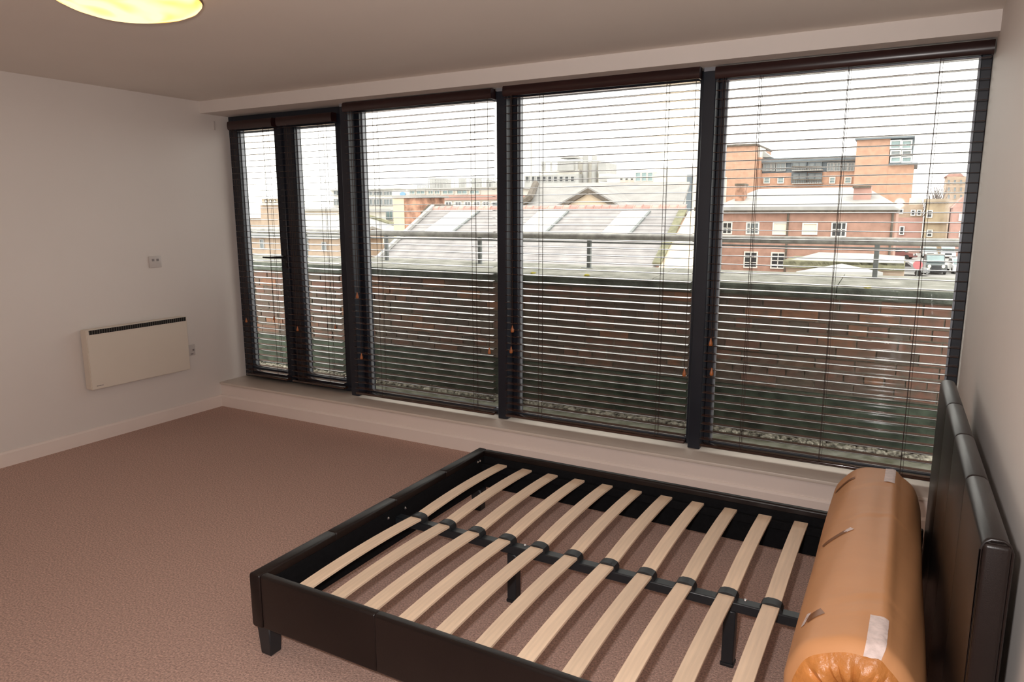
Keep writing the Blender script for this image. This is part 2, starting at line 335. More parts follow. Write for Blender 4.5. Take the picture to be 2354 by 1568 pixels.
# ------------------------------------------------------------------ venetian blinds
def acorn(bm, x, y, z, s=1.0):
    lathe(bm, [(0.0, 0.016*s), (0.0028*s, 0.015*s), (0.004*s, 0.006*s), (0.0085*s, -0.008*s), (0.0095*s, -0.017*s), (0.007*s, -0.0215*s), (0, -0.022*s)], (x, y, z), 12)
def blind(label, x0, x1, yc, zt, zb, ladders, cords, tilt, vh=0.062, vproud=0.006):
    t = thing('venetian_blind', label, 'blind', ((x0+x1)/2, yc, zb), 'venetian blinds across the windows')
    d = 0.025
    # valance: front board with a rounded face, and short end returns
    bm = new_bm(); yf = yc-d-vproud
    prof = [(yf+.004, zt-vh), (yf-.004, zt-vh+.008), (yf-.008, zt-vh*.5), (yf-.004, zt-.008), (yf+.004, zt), (yf+.010, zt), (yf+.010, zt-vh)]
    poly(bm, [(x0, a, b) for a, b in prof], x1-x0, (1, 0, 0))
    box(bm, x0, x0+.008, yf+.010, yc+d-.004, zt-vh, zt); box(bm, x1-.008, x1, yf+.010, yc+d-.004, zt-vh, zt)
    fin('valance', bm, 'valance', t, smooth=True)
    boxo('headrail', 'valance', t, x0+.01, x1-.01, yf+.012, yc+d-.006, zt-0.045, zt-0.003)
    boxo('bottom_rail', 'slat', t, x0+.006, x1-.006, yc-d, yc+d, zb, zb+0.016, bev=0.004, smooth=True)
    n = int(round((zt-vh-0.012-(zb+0.016+0.03))/0.0459)); pitch = (zt-vh-0.012-(zb+0.016+0.03))/n
    bm = new_bm(); L = (x1-x0)/2-.006
    # slightly crowned wooden slat
    cr_ = lambda y: .0014*(1-(y/d)**2)                                   # gentle crown, rounded edges
    tp = [(-d+2*d*k/8, cr_(-d+2*d*k/8)) for k in range(9)]
    pr = [(y, z+.0014) for y, z in tp[1:-1]]
    pr = [(-d+.0014-.0014*math.sin(k*PI/6), .0014*math.cos(k*PI/6)) for k in range(6, -1, -1)] + pr + [(d-.0014+.0014*math.sin(k*PI/6), .0014*math.cos(k*PI/6)) for k in range(7)] + [(y, z-.0014) for y, z in tp[-2:0:-1]]
    poly(bm, [(-L, a, b) for a, b in pr], 2*L, (1, 0, 0))
    src = None
    for i in range(n+1):
        z = zb+0.016+0.03+i*pitch
        rx = math.radians(tilt + random.uniform(-.8, .8))
        if src is None:
            src = fin('slat', bm, 'slat', t, smooth=True, origin=(0, 0, 0)); src.location = Vector(((x0+x1)/2, yc, z)) - wloc(t)
            src.rotation_euler = (rx, random.uniform(-.0012, .0012), 0)
        else:
            inst('slat', src, ((x0+x1)/2 + random.uniform(-.0015, .0015), yc, z), t, (rx, random.uniform(-.0012, .0012), 0))
    for x in ladders:
        bm = new_bm()
        for y in (yc-d-.002, yc+d+.002): tube(bm, [(x, y, zb+.01), (x, y, zt-vh)], 0.0015, 5)
        for i in range(n+1):
            z = zb+0.016+0.03+i*pitch-.0035; box(bm, x-.0006, x+.0006, yc-d-.002, yc+d+.002, z-.0005, z+.0005)
        tube(bm, [(x+.012, yc, zb+.01), (x+.012, yc, zt-vh)], 0.0010, 5)
        fin('ladder_cord', bm, 'cord', t)
    for x, z, big in cords:
        bm = new_bm(); y = yc-d-.010
        tube(bm, [(x, y, z+.014), (x, y, zt-vh+.004)], 0.0016, 5)
        c = fin('pull_cord', bm, 'cord', t)
        bm = new_bm(); acorn(bm, x, y, z, big); fin('cord_toggle', bm, 'acorn', c, smooth=True, label='small orange wooden acorn toggle')
    return t
def bx(px, py, y=.115):
    p = at(px, py, y); return (p.x, p.z, 1.0)
def lx(*a): return [at(p, 620, .12).x for p in a]
blind('narrow dark wood venetian blind on the casement nearest the left wall', 0.10, 0.590, 0.20, 2.310, 0.240, [0.13, 0.49], [(*bx(566, 735, .165)[:2], 1), (*bx(630, 730, .165)[:2], 1)], 2.5, 0.066)
blind('narrow dark wood venetian blind between the door handle stile and the first mullion', 0.640, 1.200, 0.20, 2.310, 0.240, [0.72, 1.06], [(*bx(684, 755, .165)[:2], 1), (*bx(771, 750, .165)[:2], 1)], 5, 0.066)
blind('wide dark wood venetian blind in front of the old brick chimney and rooflights', 1.352, 2.576, 0.15, 2.356, 0.235, lx(868, 1085), [(*bx(821, 678)[:2], 1.2), (*bx(831, 818)[:2], 1.2), (*bx(1125, 805)[:2], 1.2)], 0.8)
blind('wide dark wood venetian blind in front of the cream gable', 2.659, 3.880, 0.15, 2.362, 0.240, lx(1238, 1518), [(*bx(1178, 755)[:2], 1.2), (*bx(1175, 803)[:2], 1.2), (*bx(1573, 855)[:2], 1.2)], 1.2)
blind('wide dark wood venetian blind beside the right wall, above the bed', 3.963, 5.207, 0.15, 2.352, 0.240, lx(1722, 1915, 2115), [(*bx(1634, 785)[:2], 1.2), (*bx(1636, 853)[:2], 1.2)], 0.0)

# ------------------------------------------------------------------ bed
BX, BY, BW, HR = 2.977, -0.720, 1.571, 0.327
def E(e): return BX+e
def N(n): return BY-n
bed = thing('bed_frame', 'dark brown faux leather bed frame with bare wooden slats, standing on the carpet', 'bed', (E(1.06), N(.785), 0))
def pad(bm, e0, e1, n0, n1, z0, z1, bev=.010, seg=3): box(bm, E(e0), E(e1), N(n1), N(n0), z0, z1, bev, seg)
def padlen(bm, axis, a0, a1, b0, b1, z0, z1, r, g=.0022, depth=.0035):
    """upholstered length: rounded section along one axis, each end pulled in a little so that the seam reads"""
    def sec(ins):
        q = []; u0, u1, w0, w1 = b0+ins, b1-ins, z0+ins, z1-ins
        for cx_, cz_, st in ((u1-r, w1-r, 0), (u0+r, w1-r, 1), (u0+r, w0+r, 2), (u1-r, w0+r, 3)):
            for k in range(6):
                t = (st+k/5)*PI/2; q.append((cx_+r*math.cos(t), cz_+r*math.sin(t)))
        return q
    stations = ((a0, depth), (a0+g, depth*.3), (a0+2.5*g, 0), (a1-2.5*g, 0), (a1-g, depth*.3), (a1, depth)); rings = []
    for a, ins in stations:
        rings.append([bm.verts.new((E(u), N(a), z) if axis == 'n' else (E(a), N(u), z)) for u, z in sec(ins)])
    m_ = len(rings[0])
    for p_, q_ in zip(rings, rings[1:]):
        for k in range(m_): bm.faces.new((p_[k], p_[(k+1) % m_], q_[(k+1) % m_], q_[k]))
    bm.faces.new(rings[0][::-1]); bm.faces.new(rings[-1])
foot = None
cuts = [0.0, 0.391, 0.788, 1.178, BW]
for i in range(4):
    bm = new_bm(); padlen(bm, 'n', cuts[i], cuts[i+1], 0, .052, .12, HR, .010)
    if foot is None: foot = fin('foot_panel', bm, 'leather', bed, smooth=True)
    else: fin('padded_section', bm, 'leather', foot, smooth=True)
for side in (0, 1):
    n0, n1 = ((0.002, .038), (BW-.038, BW-.002))[side]
    rail = None
    for a, b in (((.053, 2.114),), ((.053, .57), (.57, 2.125)))[side]:
        bm = new_bm(); padlen(bm, 'e', a, b, n0, n1, .12, HR, .010)
        if rail is None: rail = fin('side_rail', bm, 'leather', bed, smooth=True)
        else: fin('padded_section', bm, 'leather', rail, smooth=True)
    bm = new_bm()
    if side == 0: pad(bm, .055, 2.115, .038, .042, .125, .30, 0); pad(bm, .055, 2.115, .042, .066, .225, .262, .002, 1)
    else: pad(bm, .055, 2.115, BW-.042, BW-.038, .125, .30, 0); pad(bm, .055, 2.115, BW-.066, BW-.042, .225, .262, .002, 1)
    fin('slat_ledge', bm, 'lining', bed, label='black ledge that carries the slat ends')
bm = new_bm(); pad(bm, .052, .055, .04, BW-.04, .125, .295, 0); fin('foot_lining', bm, 'lining', bed)
for e0, n0 in ((0.0, 0.030), (0.002, BW-.080), (2.112, .030), (2.125, BW-.085)):
    bm = new_bm(); b = bmesh.new(); bmesh.ops.create_cube(b, size=1)
    for v in b.verts:
        k = .5 if v.co.z > 0 else .40
        v.co = Vector((E(e0+.033)+v.co.x*2*k*.064, N(n0+.033)+v.co.y*2*k*.064, .0 if v.co.z < 0 else .122))
    bmesh.ops.bevel(b, geom=b.edges[:], offset=.004, segments=1, affect='EDGES'); merge(bm, b)
    fin('leg', bm, 'lining' if False else 'steel', bed, smooth=True)
# headboard: stands a touch askew, nearer the wall at its near end
ZT = 0.946
head = None; HT = .052
hyaw = math.atan2(.027, 1.57)
hm = Matrix.Translation((E(2.118), N(0), 0)) @ Matrix.Rotation(hyaw, 4, 'Z') @ Matrix.Translation((-E(2.118), -N(0), 0))
cuts = [-.004, 0.384, 0.771, 1.152, 1.548]
def hfin(name, bm, par):
    bmesh.ops.transform(bm, matrix=hm, verts=bm.verts[:]); return fin(name, bm, 'leather', par, smooth=True)
for i in range(4):
    bm = new_bm(); padlen(bm, 'n', cuts[i], cuts[i+1], 2.118, 2.118+HT, .12, ZT, .020, .003, .0030)
    if head is None: head = hfin('headboard', bm, bed)
    else: hfin('padded_section', bm, head)
bm = new_bm(); pad(bm, 2.120, 2.118+HT-.002, 1.540, 1.566, .122, ZT-.006, .008, 3); hfin('end_cap', bm, head)
bm = new_bm(); nn = N(1.556); h0, h1 = 2.117, 2.118+HT+.001
pth = [(E(h0), nn, .14), (E(h0), nn, ZT-.022), (E(h0+.006), nn, ZT-.006), (E(h0+.016), nn, ZT+.001), (E(h1-.016), nn, ZT+.001), (E(h1-.006), nn, ZT-.006), (E(h1), nn, ZT-.022), (E(h1), nn, .14)]
tube(bm, pth, .0030, 8); hfin('piping', bm, head)
# centre rail, legs, bolts
NC = .789
bm = new_bm(); pad(bm, .056, 2.112, NC-.022, NC+.022, .215, .252, .004, 1); fin('centre_rail', bm, 'steel', bed, smooth=True)
for e in (.651, 1.524):
    bm = new_bm(); pad(bm, e-.021, e+.021, NC-.021, NC+.021, .012, .215, .003, 1); l = fin('support_leg', bm, 'steel', bed, smooth=True)
    bm = new_bm(); pad(bm, e-.024, e+.024, NC-.024, NC+.024, 0, .014, .004, 2); fin('foot_cap', bm, 'cap', l, smooth=True)
    for de in (-.04, .045):
        bm = new_bm(); lathe(bm, [(0, .0045), (.004, .004), (.0065, .001), (.0065, 0), (0, 0)], (E(e+de), N(NC-.012), .252), 10); fin('screw', bm, 'screw', bed, smooth=True)
for n, z in ((.857, .264), (.735, .265), (.083, .284), (.105, .284)):
    bm = new_bm(); b = bmesh.new(); bmesh.ops.create_icosphere(b, subdivisions=1, radius=.007); merge(bm, b, Matrix.Translation((E(.056), N(n), z))); fin('screw', bm, 'screw', bed, smooth=True)
# slats: two cambered halves per row, joined by a rubber cap on the centre rail
def slat_mesh(w_=.056, L=.735, th=.010, camber=.013):
    bm = new_bm(); K = 14; rings = []
    for i in range(K+1):
        s = i/K; y = (s-.5)*L; z = camber*(1-(2*s-1)**2)
        c = .0015
        rings.append([bm.verts.new(v) for v in ((-w_/2, y, z+th-c), (-w_/2+c, y, z+th), (w_/2-c, y, z+th), (w_/2, y, z+th-c), (w_/2, y, z), (-w_/2, y, z))])
    for a, b in zip(rings, rings[1:]):
        for k in range(6): bm.faces.new((a[k], a[(k+1) % 6], b[(k+1) % 6], b[k]))
    bm.faces.new(rings[0][::-1]); bm.faces.new(rings[-1]); return bm
ssrc = csrc = None
for i in range(13):
    e = .172+.1487*i
    for nc in (.046+.3675, BW-.046-.3675):
        loc = (E(e), N(nc), .262)
        if ssrc is None: ssrc = fin('slat', slat_mesh(), 'birch', bed, smooth=True, origin=(0, 0, 0)); ssrc.location = Vector(loc)-wloc(bed)
        else: inst('slat', ssrc, loc, bed)
    loc = (E(e), N(NC), .252)
    if csrc is None:
        bm = new_bm(); prof = [(-.036, 0), (-.036, .010), (-.030, .0225), (-.016, .0285), (0, .030), (.016, .0285), (.030, .0225), (.036, .010), (.036, 0)]
        poly(bm, [(a, -.021, b) for a, b in prof], .042, (0, 1, 0))
        csrc = fin('slat_cap', bm, 'cap', bed, smooth=True, origin=(0, 0, 0)); csrc.location = Vector(loc)-wloc(bed)
    else: inst('slat_cap', csrc, loc, bed)

# ------------------------------------------------------------------ rolled mattress
RC, RZ, RR, RY0, RY1 = 4.915, 0.434, 0.158, -2.185, -0.81
roll = thing('rolled_mattress', 'rolled mattress wrapped in orange-brown plastic lying across the bed slats by the headboard', 'mattress', (RC, -1.47, RZ-RR))
def roll_r(th, y):
    """radius of the wrapped roll; th = 0 straight up, growing to the right (+x)"""
    r = RR
    r += .010*math.exp(-((th-.34)/.13)**2)                                  # overlapped film edge
    r += -.006*max(0, math.sin(th-.3))*math.exp(-((th-1.0)/.6)**2)
    r += .0016*math.sin(5*th+3*y) + .0012*math.sin(9*th-7*y)
    for yc_, a in ((-1.02, 1), (-1.06, -.8), (-1.34, 1), (-1.37, -.8), (-1.92, .9), (-1.96, -.9), (-2.02, .7)):
        r += .0016*a*math.exp(-((y-yc_-.03*math.sin(3*th))/.012)**2)*math.exp(-((th-.05)/.55)**2)
    e = min(y-RY0, RY1-y)
    if e < .04: r -= .022*(1-e/.04)**2
    if math.cos(th) < -.93: r = min(r, RR*.93/abs(math.cos(th)) if False else r)
    return r
def roll_pt(th, y, off=0.0):
    r = roll_r(th, y)+off; x = RC+r*math.sin(th); z = RZ+r*math.cos(th); return Vector((x, y, max(z, RZ-RR*.93)))
bm = new_bm(); NS, NY = 96, 150; rings = []
for j in range(NY+1):
    y = RY0+(RY1-RY0)*j/NY
    rings.append([bm.verts.new(roll_pt(2*PI*k/NS-PI, y)) for k in range(NS)])
for a, b in zip(rings, rings[1:]):
    for k in range(NS): bm.faces.new((a[k], a[(k+1) % NS], b[(k+1) % NS], b[k]))
fin('wrapping', bm, 'wrap', roll, smooth=True)
for end, sgn in ((RY0, -1), (RY1, 1)):
    bm = new_bm(); rings = []; rnd = [random.uniform(0, 6.28) for _ in range(6)]
    for j in range(13):
        s = j/12; ring = []
        for k in range(NS):
            th = 2*PI*k/NS-PI
            rr = roll_r(th, end)*(1-s*.93)
            ruf = .012*math.sin(13*th+rnd[0])*s*(1.3-s) + .010*math.sin(7*th+rnd[1]+4*s)*s + .008*math.sin(21*th+rnd[2])*s*(1-s)*2 + .004*math.sin(34*th+rnd[3])*min(1, s*4)*(1-s)
            y = end + sgn*(.035*math.sin(min(1, s*2.2)*PI*.5) - .055*s*s) + sgn*ruf
            z = RZ+rr*math.cos(th)
            ring.append(bm.verts.new((RC+rr*math.sin(th), y, max(z, RZ-RR*.93))))
        rings.append(ring)
    for a, b in zip(rings, rings[1:]):
        for k in range(NS): bm.faces.new((a[k], a[(k+1) % NS], b[(k+1) % NS], b[k]))
    bm.faces.new(rings[-1])
    fin('gathered_end', bm, 'gather', roll, smooth=True, label='bunched shiny orange plastic end')
def patch(name, m, th0, y0, th1, y1, wd, n=10, off=.002, crumple=0.0, axis='y', label=None):
    """a strip of tape stuck on the roll from (th0,y0) to (th1,y1), wd wide"""
    bm = new_bm(); g = []
    d = Vector(((th1-th0)*RR, y1-y0, 0)); L_ = d.length; d.normalize(); nrm = Vector((-d.y, d.x, 0))
    for j in range(n+1):
        row = []
        for i in range(7):
            s = j/n; q = (i/6-.5)*wd
            th = th0+(th1-th0)*s + nrm.x*q/RR; y = y0+(y1-y0)*s+nrm.y*q
            row.append(bm.verts.new(roll_pt(th, y, off + crumple*random.uniform(-1, 1)*(s if s > .5 else .3))))
        g.append(row)
    for a, b in zip(g, g[1:]):
        for i in range(6): bm.faces.new((a[i], a[i+1], b[i+1], b[i]))
    return fin(name, bm, m, roll, smooth=True, label=label)
def th_of(px, py):
    """surface angle and y seen at a pixel of the roll"""
    d = ray(px, py); t = (Vector((RC, 0, RZ)) - Vector((CX, 0, CZ))); dx, dz = d.x, d.z
    a = dx*dx+dz*dz; b = -2*(t.x*dx+t.z*dz); c = t.x**2+t.z**2-RR**2; s = (-b-math.sqrt(max(0, b*b-4*a*c)))/(2*a)
    P = CAM+d*s; return math.atan2(P.x-RC, P.z-RZ), P.y
def ppatch(name, m, a, b, wd, **k):
    t0, y0 = th_of(*a); t1, y1 = th_of(*b); return patch(name, m, t0, y0, t1, y1, wd, **k)
ppatch('tape_label', 'tape', (2020, 1424), (2010, 1500), .040, n=22, crumple=.0022, label='crumpled white tape near the bunched end')
ppatch('tape_label', 'tape', (2047, 1080), (2043, 1112), .034, n=8, crumple=.001, label='white tape at the far end')
ppatch('tape_strip', 'browntape', (1921, 1133), (1966, 1100), .026)
ppatch('tape_strip', 'browntape', (1893, 1258), (1945, 1221), .024)
ppatch('tape_strip', 'browntape', (1856, 1430), (1892, 1405), .036)
ppatch('tape_label', 'tape', (1942, 1223), (1960, 1216), .024, n=4, crumple=.0006, label='small white tape tab')
ppatch('tape_label', 'tape', (1847, 1441), (1862, 1412), .016, n=4, crumple=.0006)

# ------------------------------------------------------------------ things on the left wall
ht = thing('panel_heater', 'cream electric panel heater with a black slotted top grille on the left wall', 'heater', (0.0, -0.73, 0.385))
bm = new_bm(); y0, y1, z0, z1 = -1.118, -0.338, 0.387, 0.806
poly(bm, [(.018, y0, z0), (.088, y0, z0), (.090, y0, z1-.004), (.086, y0, z1), (.018, y0, z1)], y1-y0, (0, 1, 0))
bmesh.ops.bevel(bm, geom=bm.edges[:], offset=.004, segments=2, affect='EDGES')
body = fin('casing', bm, 'heater', ht, smooth=True)
boxo('wall_bracket', 'heaterdark', ht, 0, .020, y0+.06, y1-.06, z0+.04, z1-.05)
bm = new_bm(); box(bm, .0895, .0915, y0+.018, y1-.008, .772, .802); gr = fin('grille', bm, 'heaterdark', ht, label='black slotted grille')
bsrc = None
nb = 44
for i in range(nb):
    y = y0+.022+(y1-y0-.034)*i/(nb-1)
    if bsrc is None:
        bm = new_bm(); poly(bm, [(0, -.0025, -.0145), (0, .0015, -.0145), (0, .0035, .0145), (0, -.0005, .0145)], .002, (1, 0, 0))
        bsrc = fin('grille_bar', bm, 'heaterdark', gr, origin=(0, 0, 0)); bsrc.data.materials[0] = mat('grille_bar_grey', (.11, .095, .085), .6, noise=(4, .1)); bsrc.location = Vector((.0915, y, .787))-wloc(gr)
    else: inst('grille_bar', bsrc, (.0915, y, .787), gr)
bm = new_bm()
for i, (a, h) in enumerate(((0, .006), (.007, .005), (.014, .005), (.021, .006), (.027, .0045), (.034, .005), (.041, .005))):
    poly(bm, [(.0885, -1.082+a, .408), (.0885, -1.082+a+.0045, .408), (.0885, -1.082+a+.0045, .408+h), (.0885, -1.082+a, .408+h)], .0012, (1, 0, 0))
fin('maker_mark', bm, 'platedark', ht)
sk = thing('wall_socket', 'small white outlet plate on the left wall, above the heater', 'socket', (0, -.50, 1.232))
boxo('plate', 'plate', sk, 0, .010, -.551, -.452, 1.190, 1.276, bev=.003, smooth=True)
for y in (-.520, -.483): boxo('outlet', 'platedark', sk, .0095, .0115, y-.010, y+.010, 1.238, 1.256, bev=.001)
sp = thing('fused_switch', 'small fused switch plate peeping out right of the heater', 'switch', (0, -.268, .517))
boxo('plate', 'plate', sp, 0, .010, -.311, -.225, .473, .560, bev=.003, smooth=True)
boxo('rocker', 'platedark', sp, .0095, .013, -.250, -.236, .510, .526, bev=.001); boxo('fuse_carrier', 'platedark', sp, .0095, .0115, -.268, -.245, .482, .492, bev=.001)
tag(boxo('wall_clip', 'plate', None, 0, .008, .112, .128, 2.245, 2.315, bev=.002), 'slim white clip on the left wall high beside the blind', 'clip')

# ------------------------------------------------------------------ ceiling lamp
lp = thing('ceiling_lamp', 'round amber glass bowl ceiling lamp, lit, with a swirled shade', 'lamp', (2.28, -2.08, H))
LC = (2.28, -2.08, 0)
bm = new_bm(); lathe(bm, [(.0, H), (.20, H), (.205, H-.02), (.20, H-.045), (0, H-.045)], LC, 40); fin('ceiling_plate', bm, 'plate', lp, smooth=True)
bm = new_bm(); prof = [(.250, 2.403), (.262, 2.397), (.260, 2.388), (.245, 2.371), (.21, 2.354), (.165, 2.341), (.11, 2.333), (.05, 2.330), (0, 2.329)]
lathe(bm, prof, LC, 96)
for v in bm.verts:
    dx, dy = v.co.x-LC[0], v.co.y-LC[1]; r = math.hypot(dx, dy); a = math.atan2(dy, dx)
    v.co.z += .0015*math.sin(3*a+14*r)*min(1, r/.08)*max(0, 1-(r/.26)**4)
fin('lamp_shade', bm, 'lamp', lp, smooth=True)
bm = new_bm(); lathe(bm, [(.252, 2.409), (.263, 2.407), (.266, 2.397), (.263, 2.390), (.258, 2.393), (.252, 2.409)], LC, 64); fin('rim', bm, mat('bronze_rim', (.14, .07, .025), .4, metal=.4, noise=(5, .1)), lp, smooth=True)
for k in range(3):
    a = k*2*PI/3; bm = new_bm(); tube(bm, [(LC[0]+.23*math.cos(a), LC[1]+.23*math.sin(a), 2.37), (LC[0]+.19*math.cos(a), LC[1]+.19*math.sin(a), H-.03)], .004, 6); fin('shade_hook', bm, 'plate', lp)

# ------------------------------------------------------------------ terrace outside the window
GZ = 0.045
tf = struct('terrace_floor', (2, 1, GZ))
boxo('slab', 'slab', tf, -6, 9, .36, 1.30, GZ-.25, GZ)
boxo('kerb', 'kerb', tf, -6, 9, .36, .72, GZ, GZ+.018, bev=.006)
bm = new_bm()
for i in range(2600):
    x = random.uniform(-3.5, 6.0); y = random.uniform(1.10, 1.222); r = random.uniform(.009, .023)
    b = bmesh.new(); bmesh.ops.create_icosphere(b, subdivisions=1, radius=r)
    mtx = Matrix.Translation((x, y, GZ+r*.35)) @ Matrix.Rotation(random.uniform(0, 6.3), 4, 'Z') @ Matrix.Diagonal((1.3, .95, .65, 1))
    bmesh.ops.transform(b, matrix=mtx, verts=b.verts[:])
    b.verts.index_update(); vs = [bm.verts.new(v.co) for v in b.verts]
    for f in b.faces: bm.faces.new([vs[v.index] for v in f.verts])
    b.free()
g = fin('gravel', bm, 'gravel', None, kind='stuff'); tag(g, 'strip of loose mixed pebbles along the foot of the brick parapet', 'gravel')
par = thing('parapet_wall', 'weathered brick parapet wall with stone coping outside the windows', 'wall', (2, 1.5, GZ))
boxo('core', 'mortar', par, -6, 9, 1.276, 1.78, -.5, 1.035)
boxo('plinth', 'green', par, -6, 9, 1.250, 1.286, -.2, .365, bev=.008)
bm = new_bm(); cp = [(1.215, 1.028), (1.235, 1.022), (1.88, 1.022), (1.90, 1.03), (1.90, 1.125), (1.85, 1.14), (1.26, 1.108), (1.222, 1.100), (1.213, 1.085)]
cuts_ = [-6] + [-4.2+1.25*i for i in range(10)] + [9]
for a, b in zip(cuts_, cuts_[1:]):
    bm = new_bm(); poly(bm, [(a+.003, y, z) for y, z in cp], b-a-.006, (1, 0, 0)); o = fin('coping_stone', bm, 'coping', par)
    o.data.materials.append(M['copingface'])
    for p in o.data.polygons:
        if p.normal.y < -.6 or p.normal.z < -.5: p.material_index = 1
# bricks, three stretcher courses to one header course
CH = .0805; LS = .243; bs = {}
def brick_mesh(L_, seed):
    rr = random.Random(seed); bm = new_bm(); box(bm, -L_/2, L_/2, 0, .03, -CH/2+.006, CH/2-.006)
    for v in bm.verts: v.co += Vector((rr.uniform(-.003, .003), rr.uniform(-.002, .002), rr.uniform(-.002, .002)))
    return bm
brk = 0; rest = new_bm()
for c in range(8):
    z = .372+CH*(c+.5); hd = c in (1, 5); L_ = LS/2 if hd else LS
    x = -6+(LS/2 if (c % 2) else 0) - (LS/4 if hd else 0)
    while x < 8.8:
        xc = x+L_/2; y = 1.268+random.uniform(-.004, .004)
        if -1.1 < xc < 5.05:
            key = (hd, random.randint(0, 3))
            if key not in bs:
                bs[key] = fin('brick', brick_mesh(L_-.011, hash(key)), 'brick', par, origin=(0, 0, 0)); bs[key].location = Vector((xc, y, z))-wloc(par)
            else: inst('brick', bs[key], (xc, y, z), par)
            brk += 1
        else: box(rest, xc-L_/2+.005, xc+L_/2-.005, y, y+.03, z-CH/2+.006, z+CH/2-.006)
        x += L_
fin('bricks_beyond', rest, 'brick', par, kind='stuff')
for px, py in ((1995, 652), (1348, 622), (1225, 633)):
    p = at(px, py, 1.24); bm = new_bm(); b = bmesh.new(); bmesh.ops.create_icosphere(b, subdivisions=2, radius=.022)
    for v in b.verts: v.co *= random.uniform(.7, 1.2)
    merge(bm, b, Matrix.Translation((p.x, 1.25, 1.103)) @ Matrix.Diagonal((1.3, 1, .6, 1))); fin('moss_tuft', bm, 'moss', par, label='small yellow tuft of moss on the coping')
ra = thing('terrace_railing', 'low grey tubular handrail standing on the parapet coping', 'railing', (2, 1.70, 1.125))
bm = new_bm(); tube(bm, [(-6, 1.70, 1.405), (2, 1.70, 1.391), (9, 1.70, 1.379)], .0275, 16); fin('handrail', bm, 'rail', ra, smooth=True)
bm = new_bm(); poly(bm, [(-6, 1.685, 1.352), (-6, 1.715, 1.352), (-6, 1.715, 1.364), (-6, 1.685, 1.364)], 15, (1, 0, -.0018)); fin('flat_bar', bm, 'post', ra)
for k in range(-4, 8):
    x = .43+1.08*k; bm = new_bm(); box(bm, x-.016, x+.016, 1.684, 1.716, 1.125, 1.372, .003, 1); box(bm, x-.05, x+.05, 1.65, 1.75, 1.122, 1.132); fin('post', bm, 'post', ra)

# ------------------------------------------------------------------ the town beyond
GR = -4.8
boxo('ground', 'asphalt', None, -420, 420, 2.2, 900, GR-.5, GR, kind='structure')
def bld(name, label, cat, px, py, Y): 
    p = at(px, py, Y); return thing(name, label, cat, (p.x, Y, GR))
def fac(root, name, m, px0, py0, px1, py1, Y, depth, to_ground=False, label=None, parent=None):
    a = at(px0, py0, Y); b = at(px1, py1, Y); z1 = (a.z + at(px1, py0, Y).z)/2; z0 = GR if to_ground else (b.z + at(px0, py1, Y).z)/2
    pm_ = (py0+min(py1, py0+60))/2; a = at(px0, pm_, Y); b = at(px1, pm_, Y)
    return boxo(name, m, parent or root, min(a.x, b.x), max(a.x, b.x), Y, Y+depth, min(z0, z1), max(z0, z1), label=label)
def win(root, px0, py0, px1, py1, Y, glass='glassgrey', frame='whiteframe', proud=.08, bars=(1, 1), t=.14):
    a = at(px0, py0, Y); b = at(px1, py1, Y); x0, x1 = a.x, b.x; z1 = (a.z + at(px1, py0, Y).z)/2; z0 = (b.z + at(px0, py1, Y).z)/2
    bm = new_bm(); y0, y1 = Y-proud, Y+.02
    frame_box(bm, x0, x1, z0, z1, y0, y1, (t,)*4, bev=0)
    for i in range(1, bars[0]+1):
        x = x0+(x1-x0)*i/(bars[0]+1); box(bm, x-t*.3, x+t*.3, y0, y1, z0+t, z1-t)
    for i in range(1, bars[1]+1):
        z = z0+(z1-z0)*i/(bars[1]+1); box(bm, x0+t, x1-t, y0, y1, z-t*.3, z+t*.3)
    f = fin('window', bm, frame, root)
    boxo('pane', glass, f, x0+t*.9, x1-t*.9, Y-proud*.4, Y+.01, z0+t*.9, z1-t*.9); return f

# near warehouse: slate roof with rooflights and clay ridge tiles
Y0 = 32.0; sl = math.radians(27.8); zr = 1.83
xa = at(995, 479, Y0).x; xb = at(1577, 478, Y0).x
wh = thing('slate_roofed_warehouse', 'long low warehouse with pale slate roof, rooflights and red ridge tiles', 'building', ((xa+xb)/2, Y0-4, GR))
run = 9.5
def on_roof(px, py):
    """point on the near roof plane seen at a pixel"""
    n = Vector((0, -math.sin(sl), math.cos(sl))); P0 = Vector((0, Y0, zr)); d = ray(px, py); return CAM + d*((P0-CAM).dot(n)/d.dot(n))
zE = zr-run*math.tan(sl)
bm = new_bm(); poly(bm, [(xa, Y0, zr), (xa, Y0-run, zE), (xb, Y0-run, zE), (xb, Y0, zr)], .25, (0, 0, -1)); fin('front_slope', bm, 'slate', wh)
bm = new_bm(); poly(bm, [(xa, Y0, zr), (xb, Y0, zr), (xb, Y0+run, zE), (xa, Y0+run, zE)], .25, (0, 0, -1)); fin('rear_slope', bm, 'slate', wh)
bm = new_bm(); poly(bm, [(xa+.15, Y0-run+.3, GR), (xa+.15, Y0+run-.3, GR), (xa+.15, Y0+run-.3, zE-.1), (xa+.15, Y0, zr-.3), (xa+.15, Y0-run+.3, zE-.1)], xb-xa-.3, (1, 0, 0)); fin('walls', bm, 'redbrick', wh)
def roof_quad(name, m, pts, th=.06, label=None):
    q = [on_roof(*p) for p in pts]; bm = new_bm(); poly(bm, q, th, (0, -math.sin(sl), math.cos(sl))); return fin(name, bm, m, wh, label=label)
for (a, b) in (((1037, 1099), (960, 1026)), ((1238, 1304), (1176, 1243)), ((1430, 1492), (1376, 1440))):
    roof_quad('rooflight', 'skylight', [(a[0], 488), (a[1], 488), (b[1], 545), (b[0], 545)], label='pale translucent rooflight')
    roof_quad('flashing', 'post', [(a[1], 488), (a[1]+5, 488), (b[1]+6, 545), (b[1], 545)], .10)
